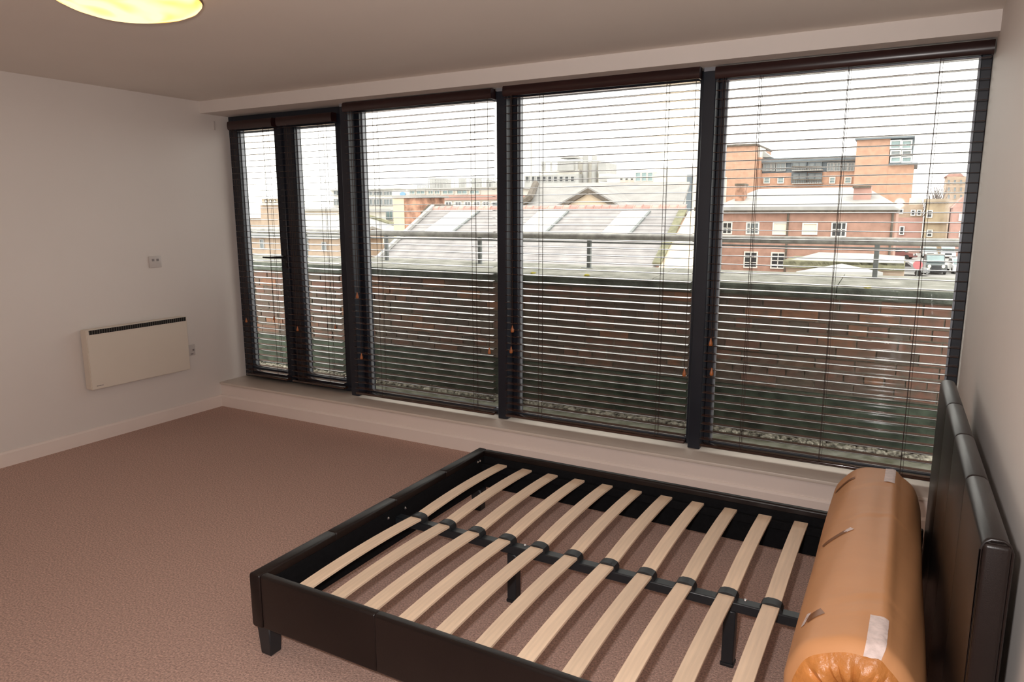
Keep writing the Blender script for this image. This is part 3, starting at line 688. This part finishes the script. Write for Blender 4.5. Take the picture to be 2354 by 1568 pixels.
# the fine courses of the slates: thin raised laps, too small to part singly
bm = new_bm(); k = 0
while k*.30 < run:
    d_ = k*.30; z = zr-d_*math.tan(sl)
    poly(bm, [(xa, Y0-d_, z+.0), (xa, Y0-d_, z+.035), (xa, Y0-d_+.29, z+.035+.29*math.tan(sl)-.03), (xa, Y0-d_+.29, z+.29*math.tan(sl))], xb-xa, (1, 0, 0)); k += 1
fin('slate_courses', bm, 'slate', wh, kind='stuff')
nr = 34; rs = None
for i in range(nr):
    x = xa+(xb-xa)*(i+.5)/nr
    if rs is None:
        bm = new_bm(); hw = (xb-xa)/nr*.47
        poly(bm, [(-hw, -.20, -.10), (-hw, -.14, .04), (-hw, 0, .12), (-hw, .14, .04), (-hw, .20, -.10)], 2*hw, (1, 0, 0)); poly(bm, [(-hw-.02, -.22, -.10), (-hw-.02, -.15, .06), (-hw-.02, 0, .145), (-hw-.02, .15, .06), (-hw-.02, .22, -.10)], .07, (1, 0, 0))
        rs = fin('ridge_tile', bm, 'ridge', wh, origin=(0, 0, 0)); rs.location = Vector((x, Y0, zr))-wloc(wh)
    else: inst('ridge_tile', rs, (x, Y0, zr+random.uniform(-.02, .02)), wh)
roof_quad('mossy_valley', 'mossroof', [(1562, 484), (1580, 484), (1520, 608), (1500, 608)], .10, label='mossy strip down the right verge')
bm = new_bm(); poly(bm, [(xa-.12, Y0, zr+.05), (xa+.12, Y0, zr+.05), (xa+.12, Y0-run, zE+.05), (xa-.12, Y0-run, zE+.05)], .18, (0, 0, 1)); fin('verge', bm, 'slatelight', wh, label='pale left verge')
nb_ = thing('cream_gable_end', 'cream rendered slope beside the mossy right verge of the warehouse', 'building', (xb+1.3, Y0-4, GR))
bm = new_bm(); poly(bm, [(xb+.25, Y0-.4, zr-.2), (xb+.25, Y0-run, zE-.1), (xb+1.75, Y0-run, zE-.1), (xb+1.75, Y0-.4, zr-.2)], .3, (0, 0, -1)); fin('roof', bm, 'cream', nb_)
bm = new_bm(); box(bm, xb+.3, xb+1.7, Y0-run+.3, Y0-.5, GR, zE-.4); fin('walls', bm, 'cream', nb_)

# gabled building behind the ridge
Yg = 46.0
gb = bld('gabled_building', 'grey roofed building with a cream pediment gable above the red ridge', 'building', 1390, 480, Yg)
a, b, c, d = at(1190, 500, Yg), at(1226, 421, Yg+7), at(1586, 418, Yg+7), at(1560, 500, Yg)
bm = new_bm(); poly(bm, [(a.x, Yg, a.z), (b.x, Yg+7, b.z), (c.x, Yg+7, c.z), (d.x, Yg, d.z)], .3, (0, 0, -1)); fin('roof', bm, 'slate2', gb)
bm = new_bm(); e1, e2 = at(1217, 455, Yg+2.4), at(1231, 423, Yg+6.8); tube(bm, [e1+Vector((-.6, -1.5, -.9)), e1, e2], .32, 6); fin('hip_ridge', bm, 'verge', gb, label='dark stained hip at the left edge')
boxo('walls', 'palebrick', gb, a.x+1, d.x-1, Yg+.6, Yg+14, GR, min(a.z, d.z)-.1)
ap, gl, gr_ = at(1355, 440, Yg-.6), at(1283, 482, Yg-.6), at(1428, 482, Yg-.6)
bm = new_bm(); poly(bm, [gl, gr_, ap], .5, (0, 1, 0)); fin('pediment', bm, 'cream', gb, label='cream triangular gable')
for s in (gl, gr_):
    bm = new_bm(); v = (s-ap); q = ap+Vector((0, -.3, .22)); r_ = s+Vector((0, -.3, .22))+v*.06
    poly(bm, [q, r_, r_+Vector((0, 0, -.32)), q+Vector((0, 0, -.32))], .9, (0, 1, 0)); fin('verge_board', bm, 'verge', gb)
    bm = new_bm(); poly(bm, [q, r_, r_+Vector((0, 6, 0)), q+Vector((0, 6, 0))], .12, (0, 0, 1)); fin('gable_slope', bm, 'slate2', gb)

# brick chimney block on the left of the warehouse
Yc = 37.0
ch = bld('brick_gable_stack', 'tall old brick wall end with a buff stone left face', 'building', 930, 500, Yc)
fac(ch, 'buff_face', 'cream', 904, 453, 929, 560, Yc, 3.0, True); fac(ch, 'brick_face', 'oldbrick', 929, 453, 966, 560, Yc+.05, 3.0, True)
fac(ch, 'cap', 'slatelight', 901, 449, 968, 454, Yc-.15, 3.4)
dm = bld('dormer', 'small brown edged dormer hood behind the left end of the warehouse ridge', 'dormer', 1000, 480, 36.5)
p0, p1, p2, p3 = at(968, 488, 36.5), at(984, 471, 36.5), at(1012, 471, 36.5), at(1028, 484, 36.5)
for u, v in ((p0, p1), (p1, p2), (p2, p3)):
    bm = new_bm(); poly(bm, [u, v, v+Vector((0, 0, -.16)), u+Vector((0, 0, -.16))], 1.5, (0, 1, 0)); fin('hood_board', bm, 'verge', dm)
bm = new_bm(); poly(bm, [p0+Vector((0, .2, -.2)), p1+Vector((0, .2, -.2)), p2+Vector((0, .2, -.2)), p3+Vector((0, .2, -.2)), p3+Vector((0, .2, -3)), p0+Vector((0, .2, -3))], 1.2, (0, 1, 0)); fin('cheek', bm, 'ridge', dm)
sg = bld('white_sign_panel', 'white rooftop sign panel with a blue mark above the brick wall end', 'sign', 918, 445, 52.0)
fac(sg, 'panel', 'palewhite', 901, 438, 936, 451, 52, .4); 
bm = new_bm(); p = at(926, 446, 51.9); lathe(bm, [(0, 0), (.22, 0), (.22, .05), (0, .05)], (0, 0, 0), 14); bmesh.ops.transform(bm, matrix=Matrix.Translation(p) @ Matrix.Rotation(PI/2, 4, 'X') @ Matrix.Diagonal((1.5, .9, 1, 1)), verts=bm.verts[:]); fin('blue_mark', bm, 'bluelogo', sg)
for px in (908, 930):
    p = at(px, 450, 52.3); boxo('leg', 'post', sg, p.x-.08, p.x+.08, 52.1, 52.3, GR, p.z)

# long office block with ribbon windows
Yl = 66.0
lo = bld('ribbon_window_office', 'long low office block with ribbon windows and a red brick band', 'building', 1050, 460, Yl)
fac(lo, 'top_storey', 'palewhite', 934, 433, 1160, 449, Yl, 10); fac(lo, 'brick_band', 'rosebrick', 934, 449, 1160, 460, Yl-.3, 10.3)
fac(lo, 'lower_wall', 'palewhite', 934, 460, 1160, 520, Yl, 10, True); fac(lo, 'roof_edge', 'palegrey', 932, 431, 1162, 434, Yl-.5, 11)
for px0, px1 in ((937, 956), (957, 979), (984, 998), (999, 1013), (1017, 1044), (1050, 1076), (1080, 1104)): win(lo, px0, 436, px1, 447.5, Yl, 'glassteal', 'palewhite', .12, (1, 0), .12)
for px0 in (1024, 1046, 1068, 1089, 1110): win(lo, px0, 463, px0+16, 474, Yl, 'glassdark', 'whiteframe', .10, (1, 0), .12)
win(lo, 1111+20, 463, 1158, 476, Yl, 'glassgrey', 'whiteframe', .1, (1, 0), .12)
rl = bld('rooftop_plant', 'thin railings and plant boxes on the roof of the ribbon window office', 'rooftop plant', 1080, 420, Yl+3)
bm = new_bm()
za = at(1080, 431, Yl+3).z
for px0, px1, y in ((960, 985, 426), (985, 1045, 411), (1070, 1145, 410)):
    A, B = at(px0, y, Yl+3), at(px1, y, Yl+3); tube(bm, [A, B], .06, 5); tube(bm, [A-Vector((0, 0, .35)), B-Vector((0, 0, .35))], .05, 5)
    n = 7
    for i in range(n+1):
        q = A.lerp(B, i/n); tube(bm, [Vector((q.x, q.y, za)), q], .06, 5)
fin('railing', bm, 'palegrey', rl)
for px0, py0, px1 in ((987, 408, 1000), (1002, 410, 1006), (1020, 412, 1024), (1054, 409, 1060), (1084, 409, 1096), (1117, 412, 1121), (1128, 416, 1133)): fac(rl, 'plant_box', 'palegrey', px0, py0, px1, 432, Yl+4, 1.2)

# glazed block far left
Yq = 80.0
gq = bld('glass_office', 'grey glazed office block left of the old brick wall end', 'building', 870, 470, Yq)
fac(gq, 'core', 'palewhite', 760, 436, 908, 520, Yq, 14, True)
for y0, y1, gl_ in ((438, 450, 'glassgrey'), (457, 473, 'glassgrey'), (483, 505, 'glassteal')):
    for k in range(6): win(gq, 768+23*k, y0, 768+23*k+21.5, y1, Yq, gl_, 'palegrey', .15, (2, 0), .10)
fac(gq, 'roof_edge', 'palegrey', 758, 434, 908, 437, Yq-.4, 15)

# pitched grey roof low left
Yp = 44.0
gp = bld('low_grey_roof', 'low building with a pale grey roof and mossy sloping edge', 'building', 860, 530, Yp)
z1_ = at(800, 495, Yp+2).z
def lp_(px, py, off=0.0):
    d = ray(px, py); k = .34                                            # plane z = z1_ - k*(Yp+2-y)
    t = (z1_ - k*(Yp+2-CY) - CZ)/(d.z - k*d.y); return CAM + d*t + Vector((0, 0, off))
bm = new_bm(); poly(bm, [lp_(690, 495), lp_(838, 495), lp_(906, 517), lp_(930, 540), lp_(690, 545)], .25, (0, 0, -1)); fin('roof', bm, 'slatelight', gp)
bm = new_bm(); tube(bm, [lp_(836, 494.5, .05), lp_(907, 517.5, .05)], .16, 6); fin('roof_edge', bm, 'mossroof', gp)
qa, qb, qc = lp_(700, 520), lp_(895, 528), lp_(700, 545)
boxo('walls', 'palebrick', gp, qa.x+1, qb.x-2.0, qc.y+1.0, Yp+1.6, GR, qc.z-.7)
# buff building seen through the two narrow casements
Yo = 36.0
ob = bld('buff_terrace_house', 'buff brick house front below the handrail, behind the narrow casements', 'building', 690, 580, Yo)
fac(ob, 'front_wall', 'palebrick', 500, 541, 800, 660, Yo, 4, True); a, b = at(490, 541, Yo-.4), at(806, 541, Yo-.4)
bm = new_bm(); poly(bm, [(a.x, Yo-.4, a.z), (b.x, Yo-.4, b.z), (b.x, Yo+2, b.z+.6), (a.x, Yo+2, a.z+.6)], .2, (0, 0, -1)); fin('roof', bm, 'slatelight', ob)
bm = new_bm(); poly(bm, [(a.x, Yo+2, a.z+.6), (b.x, Yo+2, b.z+.6), (b.x, Yo+4.4, b.z), (a.x, Yo+4.4, a.z)], .2, (0, 0, -1)); fin('rear_roof', bm, 'slatelight', ob)
bm = new_bm(); poly(bm, [(b.x-.5, Yo, b.z-.3), (b.x-.5, Yo+2, b.z+.5), (b.x-.5, Yo+4, b.z-.3)], .3, (1, 0, 0)); fin('gable', bm, 'palebrick', ob)
for px0, px1, y0, y1 in ((699, 711, 544, 553), (699, 711, 556, 575), (740, 752, 556, 578), (598, 609, 550, 572)): win(ob, px0, y0, px1, y1, Yo, 'glassgrey', 'palegrey', .08, (0, 0), .06)
# brown stepped tower and pale roofs beyond
Yt = 62.0
bt = bld('brown_stepped_tower', 'brown brick tower with a lighter crown seen through the left casement', 'building', 620, 480, Yt)
fac(bt, 'shaft', 'palebrick', 600, 471, 648, 560, Yt, 4, True); fac(bt, 'crown', 'tan', 602, 457, 640, 468, Yt, 3.6); fac(bt, 'band', 'palewhite', 598, 467.5, 650, 471.5, Yt-.3, 4.5)
for i in range(3): win(bt, 609+10*i, 458.5, 615+10*i, 466, Yt, 'palewhite' , 'verge', .08, (0, 0), .06)
Yk = 70.0
pk = bld('pale_hall', 'pale low hall with a shallow brown roof seen through the second casement', 'building', 735, 500, Yk)
fac(pk, 'wall', 'palewhite', 690, 483, 800, 540, Yk, 8, True); fac(pk, 'parapet', 'palegrey', 688, 480, 802, 485, Yk-.4, 8.8)
a, b, c = at(694, 505, Yk-3), at(694, 515, Yk-3), at(732, 516, Yk-3); d = at(752, 523, Yk-3)
fac(pk, 'lean_to', 'orangebrick', 694, 515, 733, 524, Yk-3, 3); bm = new_bm(); poly(bm, [at(692, 506, Yk-3), at(755, 523, Yk-3), at(755, 521, Yk), at(692, 504, Yk)], .2, (0, 0, 1)); fin('roof', bm, 'tan', pk)
Ym = 84.0
pm = bld('flat_roofed_store', 'long flat pale store roof at the far left behind the tower', 'building', 580, 505, Ym)
fac(pm, 'wall', 'palebrick', 540, 501, 604, 540, Ym, 10, True); fac(pm, 'roof', 'palewhite', 538, 497, 606, 502, Ym-.4, 11)

# far centre: tower cluster and blocks, haze put into their pale colours
Yf = 180.0
fc = bld('distant_tower_cluster', 'haze-coloured pale tower block with rounded glass cylinders on the skyline', 'building', 1320, 400, Yf)
fac(fc, 'podium', 'palegrey', 1205, 402, 1330, 430, Yf, 20, True); fac(fc, 'glass_block', 'palegrey', 1281, 370, 1319, 392, Yf+1, 12); fac(fc, 'deck', 'palewhite', 1240, 391, 1330, 402, Yf+2, 16)
a, b, c = at(1283, 364, Yf), at(1310, 357, Yf), at(1321, 363, Yf)
bm = new_bm(); poly(bm, [a, b, at(1321, 358, Yf), c], 6, (0, 1, 0)); fin('curved_roof', bm, 'palegrey', fc)
for x0, x1 in ((1330, 1342), (1351, 1363)):
    p, q = at(x0, 357, Yf), at(x1, 357, Yf); bm = new_bm(); tube(bm, [((p.x+q.x)/2, Yf+3, GR), ((p.x+q.x)/2, Yf+3, p.z)], (q.x-p.x)/2, 16); fin('glass_cylinder', bm, 'palegrey', fc, smooth=True)
fac(fc, 'link_block', 'palewhite', 1322, 372, 1378, 425, Yf+4, 8, True); fac(fc, 'side_block', 'palegrey', 1375, 374, 1393, 399, Yf, 8); fac(fc, 'lower_block', 'palewhite', 1376, 399, 1400, 430, Yf, 8, True)
bm = new_bm()
for x0, x1, y in ((1243, 1282, 372), (1322, 1390, 370)): tube(bm, [at(x0, y, Yf-1), at(x1, y, Yf-1)], .18, 5)
for px in (1247, 1252, 1267, 1326): tube(bm, [at(px, 372, Yf-1), at(px, 393, Yf-1)], .35, 5)
fin('roof_rails', bm, 'palegrey', fc)
for i in range(9): win(fc, 1208+13*i, 405, 1208+13*i+9, 418, Yf, 'glassdark', 'palegrey', .2, (0, 0), .15)
ms = bld('distant_mast', 'thin grey mast rising on the skyline left of the tower cluster', 'mast', 1221, 420, 170)
bm = new_bm(); tube(bm, [(ms.location.x, 170, GR), (ms.location.x, 170, at(1219, 318, 170).z)], .22, 6); fin('pole', bm, 'palegrey', ms)
Ye = 140.0
fe = bld('distant_pale_blocks', 'low pale flat blocks on the skyline right of the tower cluster', 'building', 1440, 410, Ye)
fac(fe, 'wall', 'palewhite', 1395, 410, 1520, 430, Ye, 14, True); fac(fe, 'left_block', 'palegrey', 1377, 406, 1412, 416, Ye+2, 8); fac(fe, 'roof_edge', 'orangebrick', 1425, 418, 1500, 421, Ye-.5, 14)
for px in (1425, 1437, 1449): win(fe, px, 409, px+8, 415, Ye, 'glassdark', 'palewhite', .15, (0, 0), .12)
ft = bld('teal_glass_cube', 'small teal glass cube building on the skyline beside the third mullion', 'building', 1480, 405, 130)
fac(ft, 'core', 'palewhite', 1459, 394, 1502, 425, 130, 8, True)
for px in (1461, 1475, 1489): win(ft, px, 396, px+12, 417, 130, 'glassteal', 'palewhite', .15, (0, 1), .12)
fs = bld('distant_grey_roof', 'pale grey sloping roof on the skyline just left of the third mullion', 'building', 1550, 400, 120)
fac(fs, 'wall', 'palewhite', 1502, 404, 1640, 430, 120, 10, True); bm = new_bm(); poly(bm, [at(1502, 404, 120), at(1524, 383, 124), at(1650, 381, 124), at(1640, 404, 120)], .4, (0, 1, 0)); fin('roof', bm, 'slatelight', fs)
fac(fs, 'end_wall', 'steelclad', 1579, 402, 1592, 426, 119.8, 2, True)

# red brick apartment block
Ya = 142.0
ab = bld('brick_apartment_block', 'large orange brick apartment block with two towers on the right skyline', 'building', 1880, 400, Ya)
fac(ab, 'left_tower', 'orangebrick', 1640, 336, 1737, 520, Ya-4, 16, True); fac(ab, 'white_fin', 'palewhite', 1737, 338, 1747, 362, Ya-2, 6); fac(ab, 'left_return', 'orangebrick', 1737, 362, 1747, 520, Ya-2, 6, True)
fac(ab, 'parapet', 'verge', 1638, 332, 1740, 336.5, Ya-4.5, 17)
fac(ab, 'middle_brick', 'orangebrick', 1745, 396, 1972, 520, Ya, 14, True); fac(ab, 'glass_storey', 'steelclad', 1745, 372, 1972, 396, Ya+.2, 14); fac(ab, 'roof_edge', 'steelclad', 1745, 361, 1972, 370, Ya-1, 16)
fac(ab, 'roof_line', 'palegrey', 1745, 369.5, 1972, 372.5, Ya-.6, 15)
a, b, c = at(1747, 341, Ya+1), at(1775, 362, Ya+1), at(1747, 362, Ya+1); bm = new_bm(); poly(bm, [c, b, a], 3, (0, 1, 0)); fin('stair_roof', bm, 'palegrey', ab)
for px0, px1 in ((1754, 1772), (1774, 1782), (1785, 1806), (1902, 1916), (1918, 1932), (1934, 1948), (1950, 1964)): win(ab, px0, 374, px1, 394, Ya, 'glassgrey', 'palegrey', .25, (1, 0), .14)
for px0, px1 in ((1756, 1770), (1788, 1802), (1907, 1920), (1942, 1957)): win(ab, px0, 407, px1, 422, Ya, 'glassteal', 'whiteframe', .25, (0, 1), .16)
for y0, y1 in ((372, 390), (397, 420)):
    for px0, px1 in ((1820, 1854), (1857, 1889)): win(ab, px0, y0, px1, y1, Ya-.1, 'glassgrey', 'steelclad', .25, (1, 0), .2)
    fac(ab, 'balcony', 'palegrey', 1820, y1, 1890, y1+2.5, Ya-2.2, 2.2)
    bm = new_bm()
    for i in range(18): p = at(1821+i*4.0, y1-7, Ya-2.2); q = at(1821+i*4.0, y1+1, Ya-2.2); tube(bm, [p, q], .055, 4)
    tube(bm, [at(1820, y1-7, Ya-2.2), at(1890, y1-7, Ya-2.2)], .10, 4); fin('balustrade', bm, 'verge', ab)
fac(ab, 'right_tower', 'orangebrick', 1968, 318, 2045, 520, Ya-6, 18, True); fac(ab, 'right_tower_front', 'orangebrick', 2040, 376, 2099, 520, Ya-6, 18, True)
fac(ab, 'glass_corner', 'steelclad', 2045, 318, 2099, 376, Ya-5, 14); fac(ab, 'tower_parapet', 'steelclad', 1966, 315, 2103, 319, Ya-6.6, 19)
for y0, y1 in ((322, 343), (345, 358), (360, 374)):
    for px0, px1 in ((2047, 2071), (2073, 2096)): win(ab, px0, y0, px1, y1, Ya-6, 'glassteal' if y0 != 345 else 'glassgrey', 'whiteframe', .3, (0, 0), .2)
fac(ab, 'ledge', 'steelclad', 2043, 374.5, 2110, 378, Ya-6.8, 18)

# hipped brick building beyond the right window
Yh = 62.0
hb = bld('hipped_brick_building', 'old red brick building with a grey hipped roof and white sash windows', 'building', 1860, 520, Yh)
fac(hb, 'wall', 'redbrick', 1600, 489, 2058, 620, Yh, 12, True); fac(hb, 'gutter', 'verge', 1596, 475, 2064, 489, Yh-.5, 13)
a, b, c, d = at(1690, 476, Yh-.6), at(1745, 434, Yh+6), at(1990, 432, Yh+6), at(2066, 476, Yh-.6)
bm = new_bm(); poly(bm, [(at(1640, 476, Yh-.6).x, Yh-.6, a.z), (b.x, Yh+6, b.z), (c.x, Yh+6, b.z), (d.x, Yh-.6, a.z)], .3, (0, 0, -1)); fin('front_slope', bm, 'slatelight', hb)
bm = new_bm(); poly(bm, [(d.x, Yh-.6, a.z), (c.x, Yh+6, b.z), (d.x, Yh+12.6, a.z)], .3, (0, 0, -1)); fin('right_hip', bm, 'slatelight', hb)
bm = new_bm(); poly(bm, [(at(1640, 476, Yh-.6).x, Yh-.6, a.z), (b.x, Yh+6, b.z), (at(1640, 476, Yh-.6).x, Yh+12.6, a.z)], .3, (0, 0, -1)); fin('left_hip', bm, 'slatelight', hb)
for px0, px1, y0, y1 in ((1961, 2001, 429, 475), (1690, 1711, 424, 468)):
    k = fac(hb, 'chimney', 'rosebrick' if px0 > 1900 else 'oldbrick', px0, y0, px1, y1+10, Yh+1.5, 1.3); fac(hb, 'chimney_cap', 'verge', px0-1, y0-2, px1+1, y0+3, Yh+1.3, 1.7, parent=k)
for px0, px1, y0, y1, g_, br in ((1661, 1683, 510, 539, 'glassdark', (1, 1)), (1716, 1745, 511, 539, 'glassgrey', (2, 1)), (1777, 1811, 511, 540, 'blindwhite', (0, 0)), (1845, 1879, 512, 540, 'blindwhite', (0, 0)), (1912, 1945, 510, 545, 'glassdark', (2, 1)),
                                 (1711, 1741, 578, 616, 'glassdark', (1, 2)), (1773, 1804, 580, 618, 'glassdark', (1, 3))):
    win(hb, px0, y0, px1, y1, Yh, g_, 'whiteframe', .12, br, .11)
for px in (1813, 2053): 
    p = at(px, 489, Yh); bm = new_bm(); tube(bm, [(p.x, Yh-.15, p.z), (p.x, Yh-.15, GR)], .09, 8); fin('downpipe', bm, 'verge', hb)
# lower hipped canopy in front
Yj = 52.0
bj = bld('low_hipped_extension', 'low extension with a pale hipped roof and mossy fascia before the brick building', 'building', 1940, 600, Yj)
a, b, c, d = at(1800, 602, Yj), at(1882, 580, Yj+4), at(1990, 580, Yj+4), at(2078, 604, Yj)
bm = new_bm(); poly(bm, [a, (b.x, Yj+4, b.z), (c.x, Yj+4, b.z), d], .2, (0, 0, -1)); fin('roof', bm, 'slatelight', bj)
bm = new_bm(); poly(bm, [d, (c.x, Yj+4, b.z), (d.x, Yj+8, d.z)], .2, (0, 0, -1)); fin('hip', bm, 'slatelight', bj)
fac(bj, 'fascia', 'mossroof', 1800, 602, 2080, 619, Yj, 6); fac(bj, 'wall', 'palebrick', 1806, 618, 2076, 680, Yj+.4, 6, True)
a, b, c = at(1850, 618, Yj-2), at(1920, 605, Yj), at(2000, 622, Yj-2)
bm = new_bm(); poly(bm, [(at(1830, 624, Yj-2)), (at(1935, 606, Yj)), (at(2030, 626, Yj-2))], .4, (0, 0, -1)); fin('porch_roof', bm, 'palegrey', bj)

# street on the right: buildings, trees, cars
sb = bld('sandstone_house', 'narrow yellow sandstone house front on the street at the far right', 'building', 2150, 500, 124)
fac(sb, 'wall', 'sandstone', 2127, 459, 2179, 580, 124, 7, True); fac(sb, 'cornice', 'tan', 2125, 457, 2183, 464, 123.5, 7.6); fac(sb, 'string_course', 'tan', 2126, 511, 2181, 514, 123.6, 7.5)
for y0, y1 in ((483, 501), (528, 545)): win(sb, 2131, y0, 2143, y1, 124, 'glassdark', 'whiteframe', .15, (0, 1), .15)
rb = bld('rose_brick_house', 'rose red brick house front right of the sandstone house', 'building', 2205, 510, 118)
fac(rb, 'wall', 'rosebrick', 2188, 478, 2300, 580, 118, 10, True); bm = new_bm(); poly(bm, [at(2188, 478, 118), at(2215, 452, 118), at(2260, 478, 118)], 9, (0, 1, 0)); fin('gable', bm, 'rosebrick', rb)
for y0, y1 in ((491, 508), (531, 546)): win(rb, 2205, y0, 2220, y1, 118, 'palewhite', 'whiteframe', .15, (0, 0), .15)
vb = bld('terraced_brick_houses', 'row of pinkish brick terraced fronts left of the sandstone house', 'building', 2095, 510, 126)
fac(vb, 'wall', 'palebrick', 2055, 470, 2120, 580, 126, 6, True); fac(vb, 'shopfront', 'rosebrick', 2060, 500, 2119, 560, 125.6, .4, True); fac(vb, 'gable', 'palewhite', 2090, 455, 2119, 476, 126.3, 5)
for px, y0, y1 in ((2066, 480, 492), (2094, 482, 496), (2108, 482, 496), (2068, 520, 540)): win(vb, px, y0, px+10, y1, 125.5, 'glassdark', 'whiteframe', .15, (0, 0), .15)
tb = bld('tall_pale_brick_block', 'tall pink tinged brick block closing the far end of the street', 'building', 2200, 430, 190)
fac(tb, 'wall', 'palebrick', 2174, 405, 2300, 540, 190, 14, True); bm = new_bm(); poly(bm, [at(2172, 406, 190), at(2186, 396, 190), at(2206, 396, 190), at(2218, 406, 190)], 12, (0, 1, 0)); fin('roof', bm, 'rosebrick', tb)
for i in range(5):
    for j in range(3): win(tb, 2178+14*i, 413+17*j, 2184+14*i, 424+17*j, 190, 'glassgrey', 'palebrick', .15, (0, 0), .1)
def tree(label, px, py, Y, hgt, r):
    t = bld('bare_tree', label, 'tree', px, py, Y); p = at(px, py, Y); rr = random.Random(px)
    bm = new_bm(); top = Vector((p.x, Y, p.z)); tube(bm, [(p.x, Y, GR), (p.x, Y, GR+(p.z-GR)*.5)], [.30, .2], 7); fin('trunk', bm, 'tree', t)
    bm = new_bm(); base = Vector((p.x, Y, GR+(p.z-GR)*.45))
    for i in range(60):
        a = rr.uniform(0, 6.3); e = rr.uniform(.2, 1.5); L_ = rr.uniform(.5, 1)*(p.z-base.z)
        m1 = base+Vector((math.cos(a)*math.cos(e)*r*.5, math.sin(a)*math.cos(e)*r*.5, L_*.5)); m2 = m1+Vector((rr.uniform(-1, 1)*r*.35, rr.uniform(-1, 1)*r*.35, L_*.5))
        tube(bm, [base, m1, m2], [.09, .06, .025], 4)
    o = fin('branches', bm, 'tree', t, kind='stuff')
tree('bare grey tree left of the tall brick block', 2155, 415, 172, 8, 3.2)
tree('smaller bare tree between the apartment block and the street houses', 2116, 448, 156, 6, 2.4)

def car(label, px, py, paint, rot, h=1.5, L_=4.2, wd=1.8, lamps=False, group=None):
    p = at_z(px, py, GR); c = thing('car', label, 'car', (p.x, p.y, GR), group)
    def P(v): return Vector((p.x+v[0]*math.cos(rot)-v[1]*math.sin(rot), p.y+v[0]*math.sin(rot)+v[1]*math.cos(rot), GR+v[2]))
    def prism(name, prof, x0, x1, m, par=None):
        bm = new_bm(); pts0 = [P((x0, y, z)) for y, z in prof]; poly(bm, pts0, 1.0, tuple(P((x1, 0, 0))-P((x0, 0, 0)))); return fin(name, bm, m, par or c, smooth=False)
    b = h*.55; hl = L_/2
    prism('body', [(-hl, .35), (-hl+.05, b*.95), (-hl+1.1, b+.1), (hl-.3, b+.12), (hl, b), (hl, .35)], -wd/2, wd/2, paint)
    cab = prism('cabin', [(-hl+1.0, b+.08), (-hl+1.75, h), (hl-.9, h), (hl-.25, b+.1)], -wd/2+.1, wd/2-.1, paint)
    prism('windscreen', [(-hl+1.02, b+.14), (-hl+.98, b+.16), (-hl+1.66, h-.08), (-hl+1.72, h-.08)], -wd/2+.18, wd/2-.18, 'glassteal', cab)
    for s in (-1, 1):
        x = s*(wd/2-.1); prism('side_window', [(-hl+1.45, b+.16), (-hl+1.9, h-.1), (hl-1.0, h-.1), (hl-.5, b+.16)], x-.02*(1 if s < 0 else 0)-.0, x+.02, 'glassdark', cab)
        for y in (-hl+.8, hl-.8):
            bm = new_bm(); tube(bm, [P((s*(wd/2-.2), y, .32)), P((s*(wd/2+.01), y, .32))], .32, 16); fin('wheel', bm, 'tyre', c, smooth=True)
        bm = new_bm(); tube(bm, [P((s*(wd/2-.33), -hl+.06, b*.80)), P((s*(wd/2-.33), -hl-.02, b*.80))], .15, 12); fin('headlamp', bm, 'headlamp' if lamps else 'whiteframe', c)
    prism('grille', [(-hl-.02, .42), (-hl-.02, b*.85), (-hl+.04, b*.85), (-hl+.04, .42)], -wd/2+.5, wd/2-.5, 'glassdark')
    prism('bumper', [(-hl-.05, .28), (-hl-.05, .46), (-hl+.1, .46), (-hl+.1, .28)], -wd/2, wd/2, 'glassdark' if lamps else paint)
    return c
car('dark grey van like car with lit headlamps facing the window, on the street', 2145, 628, 'cardark', 0.08, 1.95, 4.4, 1.9, True, 'cars on the street')
car('white car beside the dark car, at the right edge of the street view', 2204, 627, 'carwhite', 0.12, 1.55, 4.3, 1.8, False, 'cars on the street')
car('small silver car further up the street, behind the dark car', 2135, 592, 'carsilver', 0.05, 1.5, 4.1, 1.8, False, 'cars on the street')
car('small white car further up the street, behind the white car', 2177, 592, 'carwhite', 0.02, 1.5, 4.1, 1.8, False, 'cars on the street')
car('dark red car parked at the corner of the hipped brick building', 2065, 595, 'carred', 1.3, 1.5, 4.1, 1.8, False, 'cars on the street')
car('low silver car parked beside the hipped extension', 2078, 632, 'carsilver', 1.45, 1.4, 4.3, 1.8, False, 'cars on the street')
p = at_z(2107, 640, GR); st = thing('street_sign', 'small pink red road sign on a short post left of the dark car', 'sign', (p.x, p.y, GR))
bm = new_bm(); tube(bm, [p, p+Vector((0, 0, 1.5))], .05, 6); fin('post', bm, 'post', st)
bm = new_bm(); tube(bm, [p+Vector((0, -.06, 1.3)), p+Vector((0, -.10, 1.3))], .42, 16); fin('disc', bm, 'pinksign', st)
